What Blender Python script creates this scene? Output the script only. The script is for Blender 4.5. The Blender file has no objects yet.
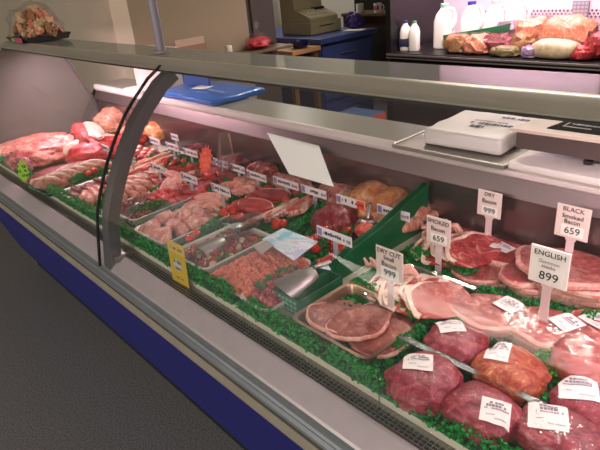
import bpy, bmesh, math, random
from math import sin, cos, pi, radians as R
from mathutils import Vector, Matrix, noise, Euler
from mathutils.bvhtree import BVHTree
random.seed(7)
S = bpy.context.scene
COL = S.collection

# ------------------------------------------------------------------ camera
CZ = 1.55
yw, pt, rl = R(139.39847), R(25.24364), R(-5.49066)
fw = Vector((cos(pt)*cos(yw), cos(pt)*sin(yw), -sin(pt)))
r0 = Vector((sin(yw), -cos(yw), 0)); u0 = r0.cross(fw)
rr = cos(rl)*r0 + sin(rl)*u0; uu = -sin(rl)*r0 + cos(rl)*u0
CAMM = Matrix((rr, uu, -fw)).transposed()
cam_d = bpy.data.cameras.new('camera'); cam = bpy.data.objects.new('camera', cam_d); COL.objects.link(cam)
cam.matrix_world = Matrix.Translation((0, 0, CZ)) @ CAMM.to_4x4()
cam_d.sensor_width = 36; cam_d.lens = 540/600*36; cam_d.clip_start = .02
S.camera = cam

def ray(px, py): return CAMM @ Vector((px-300, 225-py, -540))
def at(px, py, z):
    r = ray(px, py); t = (z-CZ)/r.z
    return Vector((r.x*t, r.y*t, z))
def atY(px, py, y):
    r = ray(px, py); t = y/r.y
    return Vector((r.x*t, y, CZ+r.z*t))

# ------------------------------------------------------------------ materials
def srgb(h):
    h = h.lstrip('#'); v = [int(h[i:i+2], 16)/255 for i in (0, 2, 4)]
    return tuple([(c/12.92 if c <= .04045 else ((c+.055)/1.055)**2.4) for c in v]+[1])
def mat(name, col, rough=.5, metal=0, spec=.5, var=0, scale=20, bump=0, bscale=None, coat=0, emit=0, alpha=1, stretch=None, trans=0, sharp=.2):
    m = bpy.data.materials.new(name); m.use_nodes = True
    nt = m.node_tree; b = nt.nodes['Principled BSDF']
    c = srgb(col) if isinstance(col, str) else col
    b.inputs['Base Color'].default_value = c
    b.inputs['Roughness'].default_value = rough; b.inputs['Metallic'].default_value = metal
    b.inputs['Specular IOR Level'].default_value = spec; b.inputs['Coat Weight'].default_value = coat
    b.inputs['Alpha'].default_value = alpha; b.inputs['Transmission Weight'].default_value = trans
    if emit:
        b.inputs['Emission Color'].default_value = c; b.inputs['Emission Strength'].default_value = emit
    tc = nt.nodes.new('ShaderNodeTexCoord'); mp = nt.nodes.new('ShaderNodeMapping')
    nt.links.new(tc.outputs['Object'], mp.inputs[0])
    if stretch: mp.inputs['Scale'].default_value = stretch
    n = nt.nodes.new('ShaderNodeTexNoise'); n.inputs['Scale'].default_value = scale; n.inputs['Detail'].default_value = 4
    nt.links.new(mp.outputs[0], n.inputs['Vector'])
    if var:
        rp = nt.nodes.new('ShaderNodeValToRGB')
        rp.color_ramp.elements[0].position = .5-sharp; rp.color_ramp.elements[1].position = .5+sharp
        rp.color_ramp.elements[0].color = tuple([x*(1-var) for x in c[:3]]+[1])
        rp.color_ramp.elements[1].color = tuple([min(1, x*(1+var)) for x in c[:3]]+[1])
        nt.links.new(n.outputs['Fac'], rp.inputs[0]); nt.links.new(rp.outputs[0], b.inputs['Base Color'])
    if bump:
        n2 = n
        if bscale:
            n2 = nt.nodes.new('ShaderNodeTexNoise'); n2.inputs['Scale'].default_value = bscale
            nt.links.new(mp.outputs[0], n2.inputs['Vector'])
        bp = nt.nodes.new('ShaderNodeBump'); bp.inputs['Strength'].default_value = bump; bp.inputs['Distance'].default_value = .004
        nt.links.new(n2.outputs['Fac'], bp.inputs['Height']); nt.links.new(bp.outputs[0], b.inputs['Normal'])
    return m
def meat(name, cols, scale=14, stretch=(1, 1, 1), rough=.42, dist=1.5, bump=.75, coat=.10):
    """lean / fat pattern of a cut of meat: noise bands through a ramp of (position, colour)"""
    m = bpy.data.materials.new(name); m.use_nodes = True
    cols = [(.5+(p-.5)*.62, c) for p, c in cols]
    nt = m.node_tree; b = nt.nodes['Principled BSDF']
    tc = nt.nodes.new('ShaderNodeTexCoord'); mp = nt.nodes.new('ShaderNodeMapping'); mp.inputs['Scale'].default_value = stretch
    oi = nt.nodes.new('ShaderNodeObjectInfo'); ml = nt.nodes.new('ShaderNodeMath'); ml.operation = 'MULTIPLY'; ml.inputs[1].default_value = 37
    nt.links.new(oi.outputs['Random'], ml.inputs[0])
    nt.links.new(tc.outputs['Object'], mp.inputs[0]); nt.links.new(ml.outputs[0], mp.inputs['Location'])
    n = nt.nodes.new('ShaderNodeTexNoise'); n.inputs['Scale'].default_value = scale*2.3; n.inputs['Detail'].default_value = 6
    n.inputs['Distortion'].default_value = dist; n.inputs['Roughness'].default_value = .66
    nt.links.new(mp.outputs[0], n.inputs['Vector'])
    rp = nt.nodes.new('ShaderNodeValToRGB'); e = rp.color_ramp.elements
    e[0].position, e[0].color = cols[0][0], srgb(cols[0][1]); e[1].position, e[1].color = cols[-1][0], srgb(cols[-1][1])
    for p, c in cols[1:-1]:
        x = e.new(p); x.color = srgb(c)
    nt.links.new(n.outputs['Fac'], rp.inputs[0]); nt.links.new(rp.outputs[0], b.inputs['Base Color'])
    b.inputs['Roughness'].default_value = rough; b.inputs['Coat Weight'].default_value = coat; b.inputs['Coat Roughness'].default_value = .2
    bp = nt.nodes.new('ShaderNodeBump'); bp.inputs['Strength'].default_value = bump; bp.inputs['Distance'].default_value = .004
    nt.links.new(n.outputs['Fac'], bp.inputs['Height']); nt.links.new(bp.outputs[0], b.inputs['Normal'])
    return m
def glass(name, tint, refl=1.0, rough=.02, haze=0, hcol=(.8, .8, .8, 1), bump=0, ior=1.45, base=0):
    """thin clear sheet: transparent + fresnel gloss, with an optional diffuse haze mixed in"""
    m = bpy.data.materials.new(name); m.use_nodes = True
    nt = m.node_tree; nt.nodes.remove(nt.nodes['Principled BSDF']); out = nt.nodes['Material Output']
    t = nt.nodes.new('ShaderNodeBsdfTransparent'); t.inputs[0].default_value = tint
    g = nt.nodes.new('ShaderNodeBsdfGlossy'); g.inputs['Roughness'].default_value = rough
    fr = nt.nodes.new('ShaderNodeFresnel'); fr.inputs[0].default_value = ior
    mu = nt.nodes.new('ShaderNodeMath'); mu.operation = 'MULTIPLY_ADD'; mu.inputs[1].default_value = refl; mu.inputs[2].default_value = base
    nt.links.new(fr.outputs[0], mu.inputs[0])
    mx = nt.nodes.new('ShaderNodeMixShader'); nt.links.new(mu.outputs[0], mx.inputs[0])
    src = t
    if haze:
        d = nt.nodes.new('ShaderNodeBsdfDiffuse'); d.inputs[0].default_value = hcol
        mh = nt.nodes.new('ShaderNodeMixShader'); mh.inputs[0].default_value = haze
        nt.links.new(t.outputs[0], mh.inputs[1]); nt.links.new(d.outputs[0], mh.inputs[2]); src = mh
    nt.links.new(src.outputs[0], mx.inputs[1]); nt.links.new(g.outputs[0], mx.inputs[2])
    if bump:
        tc = nt.nodes.new('ShaderNodeTexCoord'); n = nt.nodes.new('ShaderNodeTexNoise'); n.inputs['Scale'].default_value = 38
        n.inputs['Detail'].default_value = 3; n.inputs['Distortion'].default_value = 1.2
        bp = nt.nodes.new('ShaderNodeBump'); bp.inputs['Strength'].default_value = bump; bp.inputs['Distance'].default_value = .006
        nt.links.new(tc.outputs['Object'], n.inputs['Vector']); nt.links.new(n.outputs['Fac'], bp.inputs['Height'])
        nt.links.new(bp.outputs[0], g.inputs['Normal']); nt.links.new(bp.outputs[0], fr.inputs['Normal'])
    nt.links.new(mx.outputs[0], out.inputs[0])
    return m

steel = mat('brushed steel', '#b9b4b0', .38, 1, var=.08, scale=6, stretch=(1, 40, 40))
steel_d = mat('dull steel', '#8e8682', .42, .85, var=.1, scale=8)
steel_back = mat('polished steel panel', '#7d6d6e', .24, .85, var=.08, scale=3)
rail_m = mat('satin rail metal', '#b4b0a3', .36, .4, var=.05, scale=5)
tray_m = mat('tray steel', '#e8e5e3', .3, .4)
alu = mat('aluminium trim', '#b3ab9a', .4, .7, var=.06)
trim_b = mat('grey trim', '#7b8086', .4, .6, var=.05)
ledge_m = mat('ledge enamel', '#bdb0b6', .35, .25, var=.04)
strut_m = mat('strut metal', '#77757a', .36, .75)
blue_m = mat('navy panel', '#0d1272', .35, var=.08, scale=3)
black = mat('black rubber', '#0c0c0d', .6)
dark = mat('dark plastic', '#1a191c', .45)
white_pl = mat('white plastic', '#e9e2df', .35, var=.02)
cream_pl = mat('cream deck plastic', '#cfcab8', .4, var=.04)
paper = mat('white paper', '#f6f3ef', .7, var=.02)
green_pl = mat('green plastic', '#0a5f36', .35, var=.05)
green_f = mat('parsley green', '#188c3c', .5, var=.45, scale=60)
green_l = mat('lettuce green', '#4c9a26', .5, var=.4, scale=60)
ink = mat('dark blue ink', '#2b2a45', .7)
ink_k = mat('black ink', '#17151b', .7)
ink_g = mat('grey ink', '#8f8592', .7)
purple = mat('purple ink', '#4b3a86', .6)
red_p = mat('red price paper', '#f0553c', .6)
film = glass('cling film', (.98, .97, .98, 1), .24, .16, haze=.012, bump=.8, base=.008)
clear = glass('clear plastic', (.95, .97, .98, 1), .8, .06, haze=.03, base=.02)
pane = glass('counter glass', (.97, .98, .975, 1), .14, .01, haze=.004)
pane_end = glass('end glass', (.62, .60, .59, 1), .5, .08, haze=.42, hcol=(.27, .25, .235, 1))
pane_top = glass('top glass', (.55, .60, .57, 1), .8, .08, haze=.75, hcol=(.36, .37, .33, 1))  # grey-green haze paints the reflected ceiling into the glass colour

M_beef = meat('beef', [(.3, '#640c12'), (.47, '#961a22'), (.58, '#b02c30'), (.7, '#d99488')])
M_beefd = meat('dark beef', [(.25, '#4d0d16'), (.5, '#7c1a26'), (.66, '#93323c'), (.78, '#c98f8a')], 22)
M_red = meat('red steak', [(.26, '#82101a'), (.5, '#b0222a'), (.7, '#c53d3e'), (.95, '#e09a8e')], 11)
M_pork = meat('pork', [(.28, '#b4504c'), (.46, '#cf7a70'), (.6, '#dd9c8c'), (.74, '#efc9b6')], 11)
M_porkd = meat('pork shoulder', [(.28, '#98363c'), (.45, '#c4625e'), (.58, '#d98a7e'), (.74, '#e8b4a4')], 8)
M_gam = meat('gammon', [(.28, '#8e3032'), (.45, '#ae4a46'), (.6, '#bd625a'), (.78, '#dc9c8c')], 14)
M_gamr = meat('red gammon', [(.28, '#8c2630'), (.45, '#ad3c40'), (.6, '#bf5450'), (.76, '#e2a696')], 12)
M_gamb = meat('brown gammon steak', [(.28, '#7c3a34'), (.45, '#96524a'), (.62, '#a8665a'), (.8, '#cf9c8a')], 10)
M_joint = meat('cured joint', [(.2, '#6a1624'), (.45, '#962c3b'), (.62, '#ae4350'), (.78, '#c87478'), (.95, '#e6bdb4')], 14, dist=2)
M_jointo = meat('orange cured joint', [(.25, '#8e2c28'), (.45, '#bb4f36'), (.62, '#cc7040'), (.8, '#e7b078')], 15, dist=2.2)
M_fat = meat('fat', [(.3, '#e9bfae'), (.55, '#f3dac9'), (.8, '#f8e9db')], 16, bump=.3)
M_fatp = meat('pink fat', [(.3, '#d3857b'), (.52, '#e2a698'), (.75, '#eec6b4')], 14, bump=.3)
M_saus = meat('sausage', [(.28, '#bd6a5a'), (.5, '#d88c7c'), (.75, '#e8ae9e')], 40, bump=.2)
M_chick = meat('raw chicken', [(.28, '#c96a62'), (.5, '#dc9086'), (.75, '#ecb8a8')], 12)
M_bird = meat('roast skin', [(.25, '#b35a2c'), (.45, '#d98a52'), (.62, '#e9ab7d'), (.8, '#f3cbaa')], 10)
M_birdp = meat('pale skin', [(.28, '#b0644e'), (.5, '#ca8a74'), (.75, '#e0b39e')], 10)
M_mince = meat('mince', [(.28, '#b0362f'), (.5, '#d4564a'), (.7, '#e57e70')], 70, bump=.8)
M_strip = meat('bright red strips', [(.28, '#c11422'), (.5, '#e0303a'), (.75, '#ee6a66')], 30)
M_band = meat('streaky', [(.36, '#bf4a46'), (.48, '#cf6c62'), (.54, '#e8b8a6'), (.75, '#f0cfc0')], 9, stretch=(5, .4, 2), dist=.4)
M_brown = meat('brown cooked', [(.25, '#5e3320'), (.5, '#a06a3c'), (.8, '#d7b27e')], 60)
M_cooked = meat('cooked ham', [(.25, '#c4573a'), (.5, '#de8a68'), (.8, '#f1c6ab')], 20)
M_toma = mat('tomato red', '#d62a1e', .3, coat=.4, var=.15)
M_pep = [mat('pepper green', '#4c6a28', .35, var=.2), mat('pepper red', '#b3241d', .35, var=.2), mat('onion white', '#c09f84', .4, var=.15), M_beefd]

# ------------------------------------------------------------------ mesh helpers
def nb(): return bmesh.new()
def box(bm, c, s, bev=0, rot=None, seg=2):
    r = bmesh.ops.create_cube(bm, size=1); vs = r['verts']
    bmesh.ops.scale(bm, vec=s, verts=vs)
    if bev:
        es = list({e for v in vs for e in v.link_edges})
        g = bmesh.ops.bevel(bm, geom=es, offset=bev, segments=seg, affect='EDGES', profile=.5, clamp_overlap=True)
        vs = list({v for f in g['faces'] for v in f.verts} | {v for v in vs if v.is_valid})
        seen = set(vs); st = list(vs)
        while st:
            v = st.pop()
            for e in v.link_edges:
                o = e.other_vert(v)
                if o not in seen: seen.add(o); st.append(o)
        vs = list(seen)
    if rot is not None: bmesh.ops.rotate(bm, cent=(0, 0, 0), matrix=Euler(rot).to_matrix(), verts=vs)
    bmesh.ops.translate(bm, vec=c, verts=vs)
    return vs
def prism(bm, poly, x0, x1, n=1):
    """polygon of (y, z) points pushed along X"""
    rows = []
    for k in range(n+1):
        x = x0+(x1-x0)*k/n
        rows.append([bm.verts.new((x, y, z)) for y, z in poly])
    m = len(poly)
    for a, b in zip(rows, rows[1:]):
        for i in range(m): bm.faces.new((a[i], a[(i+1) % m], b[(i+1) % m], b[i]))
    bm.faces.new(rows[0][::-1]); bm.faces.new(rows[-1])
def plate(bm, pts, t, nrm=None):
    """flat polygon of 3-D points with thickness t"""
    pts = [Vector(p) for p in pts]
    n = nrm or (pts[1]-pts[0]).cross(pts[2]-pts[0]).normalized()
    a = [bm.verts.new(p) for p in pts]; b = [bm.verts.new(p-n*t) for p in pts]
    bm.faces.new(a); bm.faces.new(b[::-1])
    for i in range(len(pts)):
        j = (i+1) % len(pts); bm.faces.new((a[j], a[i], b[i], b[j]))
def tube(bm, pts, r, n=10, cap=True):
    pts = [Vector(p) for p in pts]; rings = []
    rs = r if isinstance(r, (list, tuple)) else [r]*len(pts)
    for i, p in enumerate(pts):
        d = (pts[min(i+1, len(pts)-1)]-pts[max(i-1, 0)]).normalized()
        a = d.orthogonal().normalized() if i == 0 else (pa - pa.dot(d)*d).normalized()
        pa = a; b = d.cross(a)
        rings.append([bm.verts.new(p+rs[i]*(cos(2*pi*k/n)*a+sin(2*pi*k/n)*b)) for k in range(n)])
    for q, w in zip(rings, rings[1:]):
        for k in range(n): bm.faces.new((q[k], q[(k+1) % n], w[(k+1) % n], w[k]))
    if cap: bm.faces.new(rings[0][::-1]); bm.faces.new(rings[-1])
def lathe(bm, prof, n=20, c=(0, 0, 0)):
    rings = [[bm.verts.new((c[0]+r*cos(2*pi*k/n), c[1]+r*sin(2*pi*k/n), c[2]+z)) for k in range(n)] for r, z in prof]
    for q, w in zip(rings, rings[1:]):
        for k in range(n): bm.faces.new((q[k], q[(k+1) % n], w[(k+1) % n], w[k]))
    bm.faces.new(rings[0][::-1]); bm.faces.new(rings[-1])
def blob(bm, r, seed=0, amp=.12, freq=2.2, sub=3, c=(0, 0, 0), flat=.6, power=1.0):
    """lump of meat: noisy ellipsoid with a flattened underside"""
    g = bmesh.ops.create_icosphere(bm, subdivisions=sub, radius=1)
    for v in g['verts']:
        p = v.co.copy()
        if power != 1:
            p = Vector([math.copysign(abs(q)**power, q) for q in p])
        k = 1+amp*noise.noise(p*freq+Vector((seed*3.1, seed*1.7, seed)))+amp*.45*noise.noise(p*freq*2.7+Vector((seed, 9, 4)))+amp*.34*noise.noise(p*freq*6+Vector((seed, 2, 7)))
        p *= k
        if p.z < 0: p.z *= flat
        v.co = Vector((p.x*r[0]+c[0], p.y*r[1]+c[1], p.z*r[2]+c[2]))
    return g['verts']
def steak_outline(a, seed, d=.0):
    k = 1+.13*noise.noise(Vector((cos(a)*1.3, sin(a)*1.3, seed*2.3)))+.05*noise.noise(Vector((cos(a)*4, sin(a)*4, seed*5.1)))
    return k*(1-d*max(0, cos(a-2.2))**2)
def steak(bm, rx, ry, t, seed, k0=0, k1=1, a0=0, a1=2*pi, wav=.004, n=40, lift=0, d=.12):
    """slice of meat, annulus k0..k1 of an irregular outline between two angles"""
    full = abs(a1-a0-2*pi) < 1e-6; m = n if full else n+1
    ks = [k0+(k1-k0)*q for q in ((0, .35, .7, .93, 1) if k0 == 0 else (0, .5, 1))]
    def pt(a, k, z):
        o = steak_outline(a, seed, d)
        x, y = rx*o*k*cos(a), ry*o*k*sin(a)
        w = wav*noise.noise(Vector((x*22, y*22, seed)))
        return (x, y, z+w+lift)
    top, bot = [], []
    for j, k in enumerate(ks):
        e = t*.25 if (j == len(ks)-1) else 0
        top.append([bm.verts.new(pt(a0+(a1-a0)*i/n, max(k, .02), t-e)) for i in range(m)])
        bot.append([bm.verts.new(pt(a0+(a1-a0)*i/n, max(k, .02), e)) for i in range(m)])
    rng = range(n)
    for L, f in ((top, 0), (bot, 1)):
        for q, w in zip(L, L[1:]):
            for i in rng:
                j = (i+1) % m; fc = (q[i], w[i], w[j], q[j]); bm.faces.new(fc if not f else fc[::-1])
    for i in rng:
        j = (i+1) % m; bm.faces.new((top[-1][i], bot[-1][i], bot[-1][j], top[-1][j]))
        bm.faces.new((bot[0][i], top[0][i], top[0][j], bot[0][j]))
    if not full:
        for i in (0, n):
            for q in range(len(ks)-1): bm.faces.new((top[q][i], top[q+1][i], bot[q+1][i], bot[q][i]))
def mesh_of(bm, smooth=True, name='mesh'):
    bmesh.ops.recalc_face_normals(bm, faces=bm.faces)
    me = bpy.data.meshes.new(name); bm.to_mesh(me); bm.free()
    if smooth:
        me.polygons.foreach_set('use_smooth', [True]*len(me.polygons))
        try: me.set_sharp_from_angle(angle=R(38))
        except Exception: pass
    return me
def part(name, bm, m, parent=None, loc=(0, 0, 0), rot=(0, 0, 0), smooth=True, label=None):
    me = bm if isinstance(bm, bpy.types.Mesh) else mesh_of(bm, smooth, name)
    if not me.materials: me.materials.append(m)
    o = bpy.data.objects.new(name, me); COL.objects.link(o)
    o.parent = parent; o.location = loc; o.rotation_euler = rot
    if label: o['label'] = label
    return o
def tag(o, label, cat, group=None):
    o['label'] = label; o['category'] = cat
    if group: o['group'] = group
    return o
def thing(name, label, cat, loc=(0, 0, 0), rot=(0, 0, 0), group=None):
    o = bpy.data.objects.new(name, None); COL.objects.link(o); o.empty_display_size = .02
    o.location = loc; o.rotation_euler = rot
    return tag(o, label, cat, group)
def solo(name, bm, m, label, cat, loc=(0, 0, 0), rot=(0, 0, 0), group=None, smooth=True):
    return tag(part(name, bm, m, None, loc, rot, smooth), label, cat, group)
def struct(name, bm, m, smooth=False):
    o = part(name, bm, m, None, smooth=smooth); o['kind'] = 'structure'; return o
def dup(o, loc=None, rot=None, label=None, group=None, parent=None):
    c = o.copy(); COL.objects.link(c)
    if parent is not None: c.parent = parent
    if loc is not None: c.location = loc
    if rot is not None: c.rotation_euler = rot
    if label: c['label'] = label
    if group: c['group'] = group
    for ch in list(o.children): dup(ch, parent=c)
    return c
def text_mesh(s, size, ext=.0004, shear=0):
    cu = bpy.data.curves.new('t', 'FONT'); cu.body = s; cu.size = size; cu.extrude = ext; cu.shear = shear
    cu.align_x = 'CENTER'; cu.align_y = 'CENTER'; cu.resolution_u = 3
    o = bpy.data.objects.new('t', cu); COL.objects.link(o)
    dg = bpy.context.evaluated_depsgraph_get(); me = bpy.data.meshes.new_from_object(o.evaluated_get(dg))
    bpy.data.objects.remove(o); me.materials.clear()
    return me
def scribble(bm, x0, x1, y, h, seed, z=0, axis='xz', off=0):
    """a line of handwriting / print too small to read: short uneven strokes"""
    rnd = random.Random(seed); x = x0
    while x < x1:
        w = h*rnd.uniform(.25, .8); hh = h*rnd.uniform(.6, 1.1)
        if rnd.random() > .14:
            if axis == 'xz': box(bm, (x+w/2, off, y+rnd.uniform(-.1, .1)*h), (w, .0006, hh))
            else: box(bm, (x+w/2, y, off), (w, hh, .0006))
        x += w+h*.22

# ------------------------------------------------------------------ room
floor_m = mat('speckled vinyl floor', '#5c5c5e', .55, var=.55, scale=150, spec=.3)
wall_m = mat('cream painted wall', '#cbbeaa', .8, var=.03, scale=2)
wall_d = mat('dim passage paint', '#75685a', .8, var=.08, scale=3)
wall_w = mat('off white wall', '#d9d3c8', .8)
bm = nb(); box(bm, (-1, 1, -.05), (14, 11, .1)); struct('floor', bm, floor_m)
bm = nb(); box(bm, (-1, 1, 2.75), (14, 11, .1)); struct('ceiling', bm, mat('white ceiling', '#d8d2c6', .9))
bm = nb(); box(bm, (-5.68, 1.63, 1.35), (4.5, .12, 2.7)); struct('wall_left', bm, wall_m)
bm = nb(); box(bm, (-3.49, 2.155, 1.35), (.12, .93, 2.7)); struct('wall_passage', bm, mat('beige passage wall', '#8f7f6a', .8, var=.05, scale=2))
bm = nb(); box(bm, (-3.49, 2.76, 1.05), (.09, .27, 2.1), .004); box(bm, (-3.47, 2.76, 1.5), (.09, .2, .9), .004); struct('door_1', bm, mat('dark brown door', '#3b332c', .6))
bm = nb(); box(bm, (-1, 5.56, 1.35), (14, .12, 2.7)); struct('wall_back', bm, wall_w)
bm = nb(); box(bm, (-7.96, 1, 1.35), (.08, 9, 2.7)); struct('wall_far', bm, wall_m)
bm = nb(); box(bm, (-4.05, 5.48, 1.2), (1.75, .03, 2.4), .005); box(bm, (-4.05, 5.46, 1.2), (1.5, .03, 2.2), .005); struct('door_2', bm, mat('black door', '#16130f', .6))
bm = nb(); box(bm, (-3.9, 1.562, .05), (.9, .016, .1), .003); struct('baseboard_left', bm, mat('skirting brown', '#4f4136', .6))

q = atY(276, 20, 4.55)
bm = nb(); box(bm, (q.x, 4.6, 1.3), (.10, .06, 2.6), .004); struct('trim_1', bm, wall_w)

# ------------------------------------------------------------------ counter
XL, XR = -3.43, .45
CT = thing('display_counter', 'long refrigerated butcher counter with curved glass front and navy base panel', 'counter', (0, 0, 0))
def cpart(name, poly, m, x0=XL, x1=XR, label=None, n=1, parent=CT):
    bm = nb(); prism(bm, poly, x0, x1, n); return part(name, bm, m, parent, smooth=False, label=label)
cpart('base_panel', [(.522, .62), (.60, .62), (.74, .15), (.66, .15)], blue_m, label='navy blue base panel')
cpart('plinth', [(.72, 0), (1.5, 0), (1.5, .16), (.72, .16)], dark)
cpart('body', [(.75, .16), (1.54, .16), (1.54, .70), (.66, .70), (.62, .62)], steel_d)
cpart('bumper_strip', [(.519, .622), (.516, .63), (.522, .654), (.56, .654), (.56, .622)], alu)
cpart('groove_seal', [(.527, .654), (.529, .662), (.56, .662), (.56, .654)], black)
cpart('front_trim', [(.524, .662), (.526, .668), (.533, .674), (.533, .678), (.537, .684), (.543, .688), (.546, .697), (.60, .697), (.60, .662)], trim_b)
cpart('ledge', [(.546, .697), (.551, .702), (.594, .733), (.60, .7345), (.606, .73), (.606, .69), (.56, .69)], ledge_m)
cpart('grille_trough', [(.606, .70), (.648, .70), (.648, .712), (.606, .712)], black)
bm = nb()
for k in range(5): box(bm, ((XL+XR)/2, .608+k*.0095, .734), (XR-XL, .0016, .0022))
x = XL+.004
while x < XR:
    box(bm, (x, .627, .7345), (.0018, .039, .0018)); x += .0115
part('air_grille', bm, steel, CT, smooth=False)
x = XL+.03; k = 0
for x0, x1 in ((-3.40, -2.86), (-2.855, -2.30), (-2.295, -1.70), (-1.695, -1.02), (-1.015, -.56), (-.555, -.02), (-.015, .43)):
    cpart('deck_tray', [(.648, .715), (.645, .752), (.650, .755), (1.33, .757), (1.33, .735), (.66, .715)], cream_pl, x0, x1)
cpart('back_panel', [(1.335, .735), (1.352, .735), (1.362, .93), (1.347, .93)], steel_back)
cpart('canopy', [(1.337, .928), (1.362, .977), (1.40, .98), (1.40, .94), (1.365, .926)], mat('canopy steel', '#7c6c6e', .4, .8))
cpart('rear_body', [(1.44, .70), (1.54, .70), (1.54, .98), (1.44, .98)], steel_d)
cpart('worktop', [(1.37, .978), (1.57, .978), (1.572, 1.009), (1.568, 1.013), (1.37, 1.013)], mat('stone grey worktop', '#8d8a80', .3, var=.06, scale=30))
cpart('worktop_nose', [(1.361, .977), (1.354, .983), (1.351, .995), (1.354, 1.007), (1.362, 1.0135), (1.372, 1.0135), (1.372, .977)], mat('white nosing', '#e4d6d6', .3))
# shop-side glass and its rail
GP = [(.535, .700), (.552, .79), (.571, .879), (.594, .935), (.619, .987), (.648, 1.04), (.680, 1.089), (.711, 1.133), (.743, 1.173), (.776, 1.207), (.811, 1.238), (.850, 1.272), (.905, 1.303)]
def offs(P, d):
    o = []
    for i, p in enumerate(P):
        a, b = Vector(P[max(0, i-1)]), Vector(P[min(len(P)-1, i+1)]); t = (b-a).normalized(); o.append((p[0]+t.y*d, p[1]-t.x*d))
    return o
gl = GP + offs(GP, .006)[::-1]
def gpart(name, x0, x1):
    bm = nb(); prism(bm, gl, x0, x1)
    return part(name, bm, pane, CT)
gpart('front_glass', XL+.006, -1.694); gpart('front_glass', -1.686, XR)
cpart('glass_seal', offs(GP, -.001)+offs(GP, .007)[::-1], black, -1.694, -1.686)
st = offs(GP, .012)+offs(GP, .052)[::-1]
bm = nb(); prism(bm, st, -1.675, -1.628); 
part('strut', bm, strut_m, CT)
bm = nb(); box(bm, (-1.65, .60, .733), (.075, .07, .02), .004); part('strut_foot', bm, steel_d, CT, smooth=False)
# rail sags a little between its ends
def sag(x): return -.012*sin(pi*min(1, max(0, (x-XL)/(XR-XL))))
def rail(name, poly, m, x0=XL-.03, x1=XR, label=None):
    bm = nb(); prism(bm, poly, x0, x1, 24)
    for v in bm.verts: v.co.z += sag(v.co.x)
    return part(name, bm, m, CT, label=label)
rail('top_rail', [(.904, 1.298), (.897, 1.301), (.896, 1.305), (.914, 1.318), (.931, 1.3275), (.938, 1.330), (.945, 1.3305), (.953, 1.330), (.953, 1.305)], rail_m)
rail('rail_seal', [(.900, 1.294), (.900, 1.2985), (.99, 1.304), (.985, 1.294)], black)
rail('glass_top', [(.953, 1.3285), (1.155, 1.3215), (1.155, 1.3125), (.953, 1.3185)], pane_top, label='grey glass shelf on the rail')
rail('lamp_housing', [(.94, 1.284), (1.06, 1.284), (1.075, 1.305), (.93, 1.305)], steel_d)
# end glass with its dark rear frame
E = [(.552, .735), (.571, .879), (.619, .987), (.680, 1.089), (.743, 1.173), (.811, 1.238), (.905, 1.30), (1.16, 1.305), (1.22, 1.22), (1.30, 1.02), (1.345, .93), (1.33, .757), (.65, .757)]
bm = nb(); prism(bm, E, XL-.006, XL+.003); part('end_glass', bm, pane_end, CT, smooth=False, label='grey end glass of the counter')
bm = nb(); tube(bm, [(XL, 1.15, 1.31), (XL, 1.22, 1.215), (XL, 1.30, 1.02), (XL, 1.36, .83)], .009, 8); part('end_frame', bm, strut_m, CT)
bm = nb(); prism(bm, [(.53, .62), (.55, .70), (.60, .735), (1.54, .74), (1.57, 1.0), (1.37, 1.0), (1.345, .9), (1.33, .75), (.66, .75), (.62, .7), (.66, .16), (1.5, .16), (1.54, .62)][:6]+[(1.36, .93), (1.34, .74), (.75, .16), (.66, .16)], XL-.02, XL-.007); part('end_panel', bm, steel_d, CT, smooth=False)

# support pole on the rail
p = at(161.5, 51, 1.326)
bm = nb(); lathe(bm, [(.03, 0), (.03, .006), (.016, .008), (.016, 1.37)], 18)
solo('support_pole', bm, mat('lilac grey pole', '#9b93a0', .4, .5), 'slim grey metal pole standing on the counter rail up to the ceiling', 'pole', (p.x, p.y, 1.3225))

# ------------------------------------------------------------------ things on the worktop
WZ = 1.0137
pl0, pl1, pl2 = at(389, 144, 1.03), at(504, 165, 1.03), at(445, 118, 1.03)
T = thing('steel_tray', 'flat grey steel tray under the white paper pack on the worktop', 'tray', ((pl0.x+pl1.x)/2, 1.475, WZ))
hw = (pl1.x-pl0.x)/2
bm = nb(); box(bm, (0, 0, .006), (2*hw, .33, .008), .002); part('tray_base', bm, steel_d, T, smooth=False)
bm = nb()
for s in (-1, 1): box(bm, (0, s*.163, .007), (2*hw, .006, .014), .002); box(bm, (s*(hw-.003), 0, .007), (.006, .33, .014), .002)
part('tray_rim', bm, steel, T, smooth=False)
a, b, c_ = at(430, 133, 1.06), at(500, 156, 1.06), at(481, 110, 1.06)
T = thing('paper_pack', 'white wrapped pack of butcher paper with dark blue print lying on the steel tray', 'paper pack', (-.842, 1.495, WZ+.0105), (0, 0, R(3)))
bm = nb(); vs = box(bm, (0, 0, .027), (.255, .26, .050), .012, seg=3); bmesh.ops.subdivide_edges(bm, edges=bm.edges[:], cuts=5, use_grid_fill=True)
for v in bm.verts:
    if v.co.z > .004: v.co += Vector((noise.noise(v.co*16)*.006, noise.noise(v.co*14+Vector((3, 0, 0)))*.006, noise.noise(v.co*18+Vector((0, 5, 0)))*.0035))
part('wrapper', bm, mat('white wrapping', '#efe8e4', .45, bump=.3, bscale=60), T)
bm = nb(); scribble(bm, -.03, .10, -.01, .018, 3, axis='xy', off=.0545); scribble(bm, -.015, .03, -.045, .02, 5, axis='xy', off=.0545); scribble(bm, .02, .11, .075, .016, 8, axis='xy', off=.0545)
part('printed_lettering', bm, ink, T, smooth=False)
bm = nb(); scribble(bm, -.03, .07, .018, .008, 13, axis='xy', off=.0543); part('small_print', bm, ink_g, T, smooth=False)
T = solo('cutting_board', nb(), white_pl, 'white plastic cutting board under the weighing scale', 'cutting board', (-.36, 1.462, WZ))
bm = nb(); box(bm, (0, 0, .0105), (.61, .27, .020), .004); 
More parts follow.
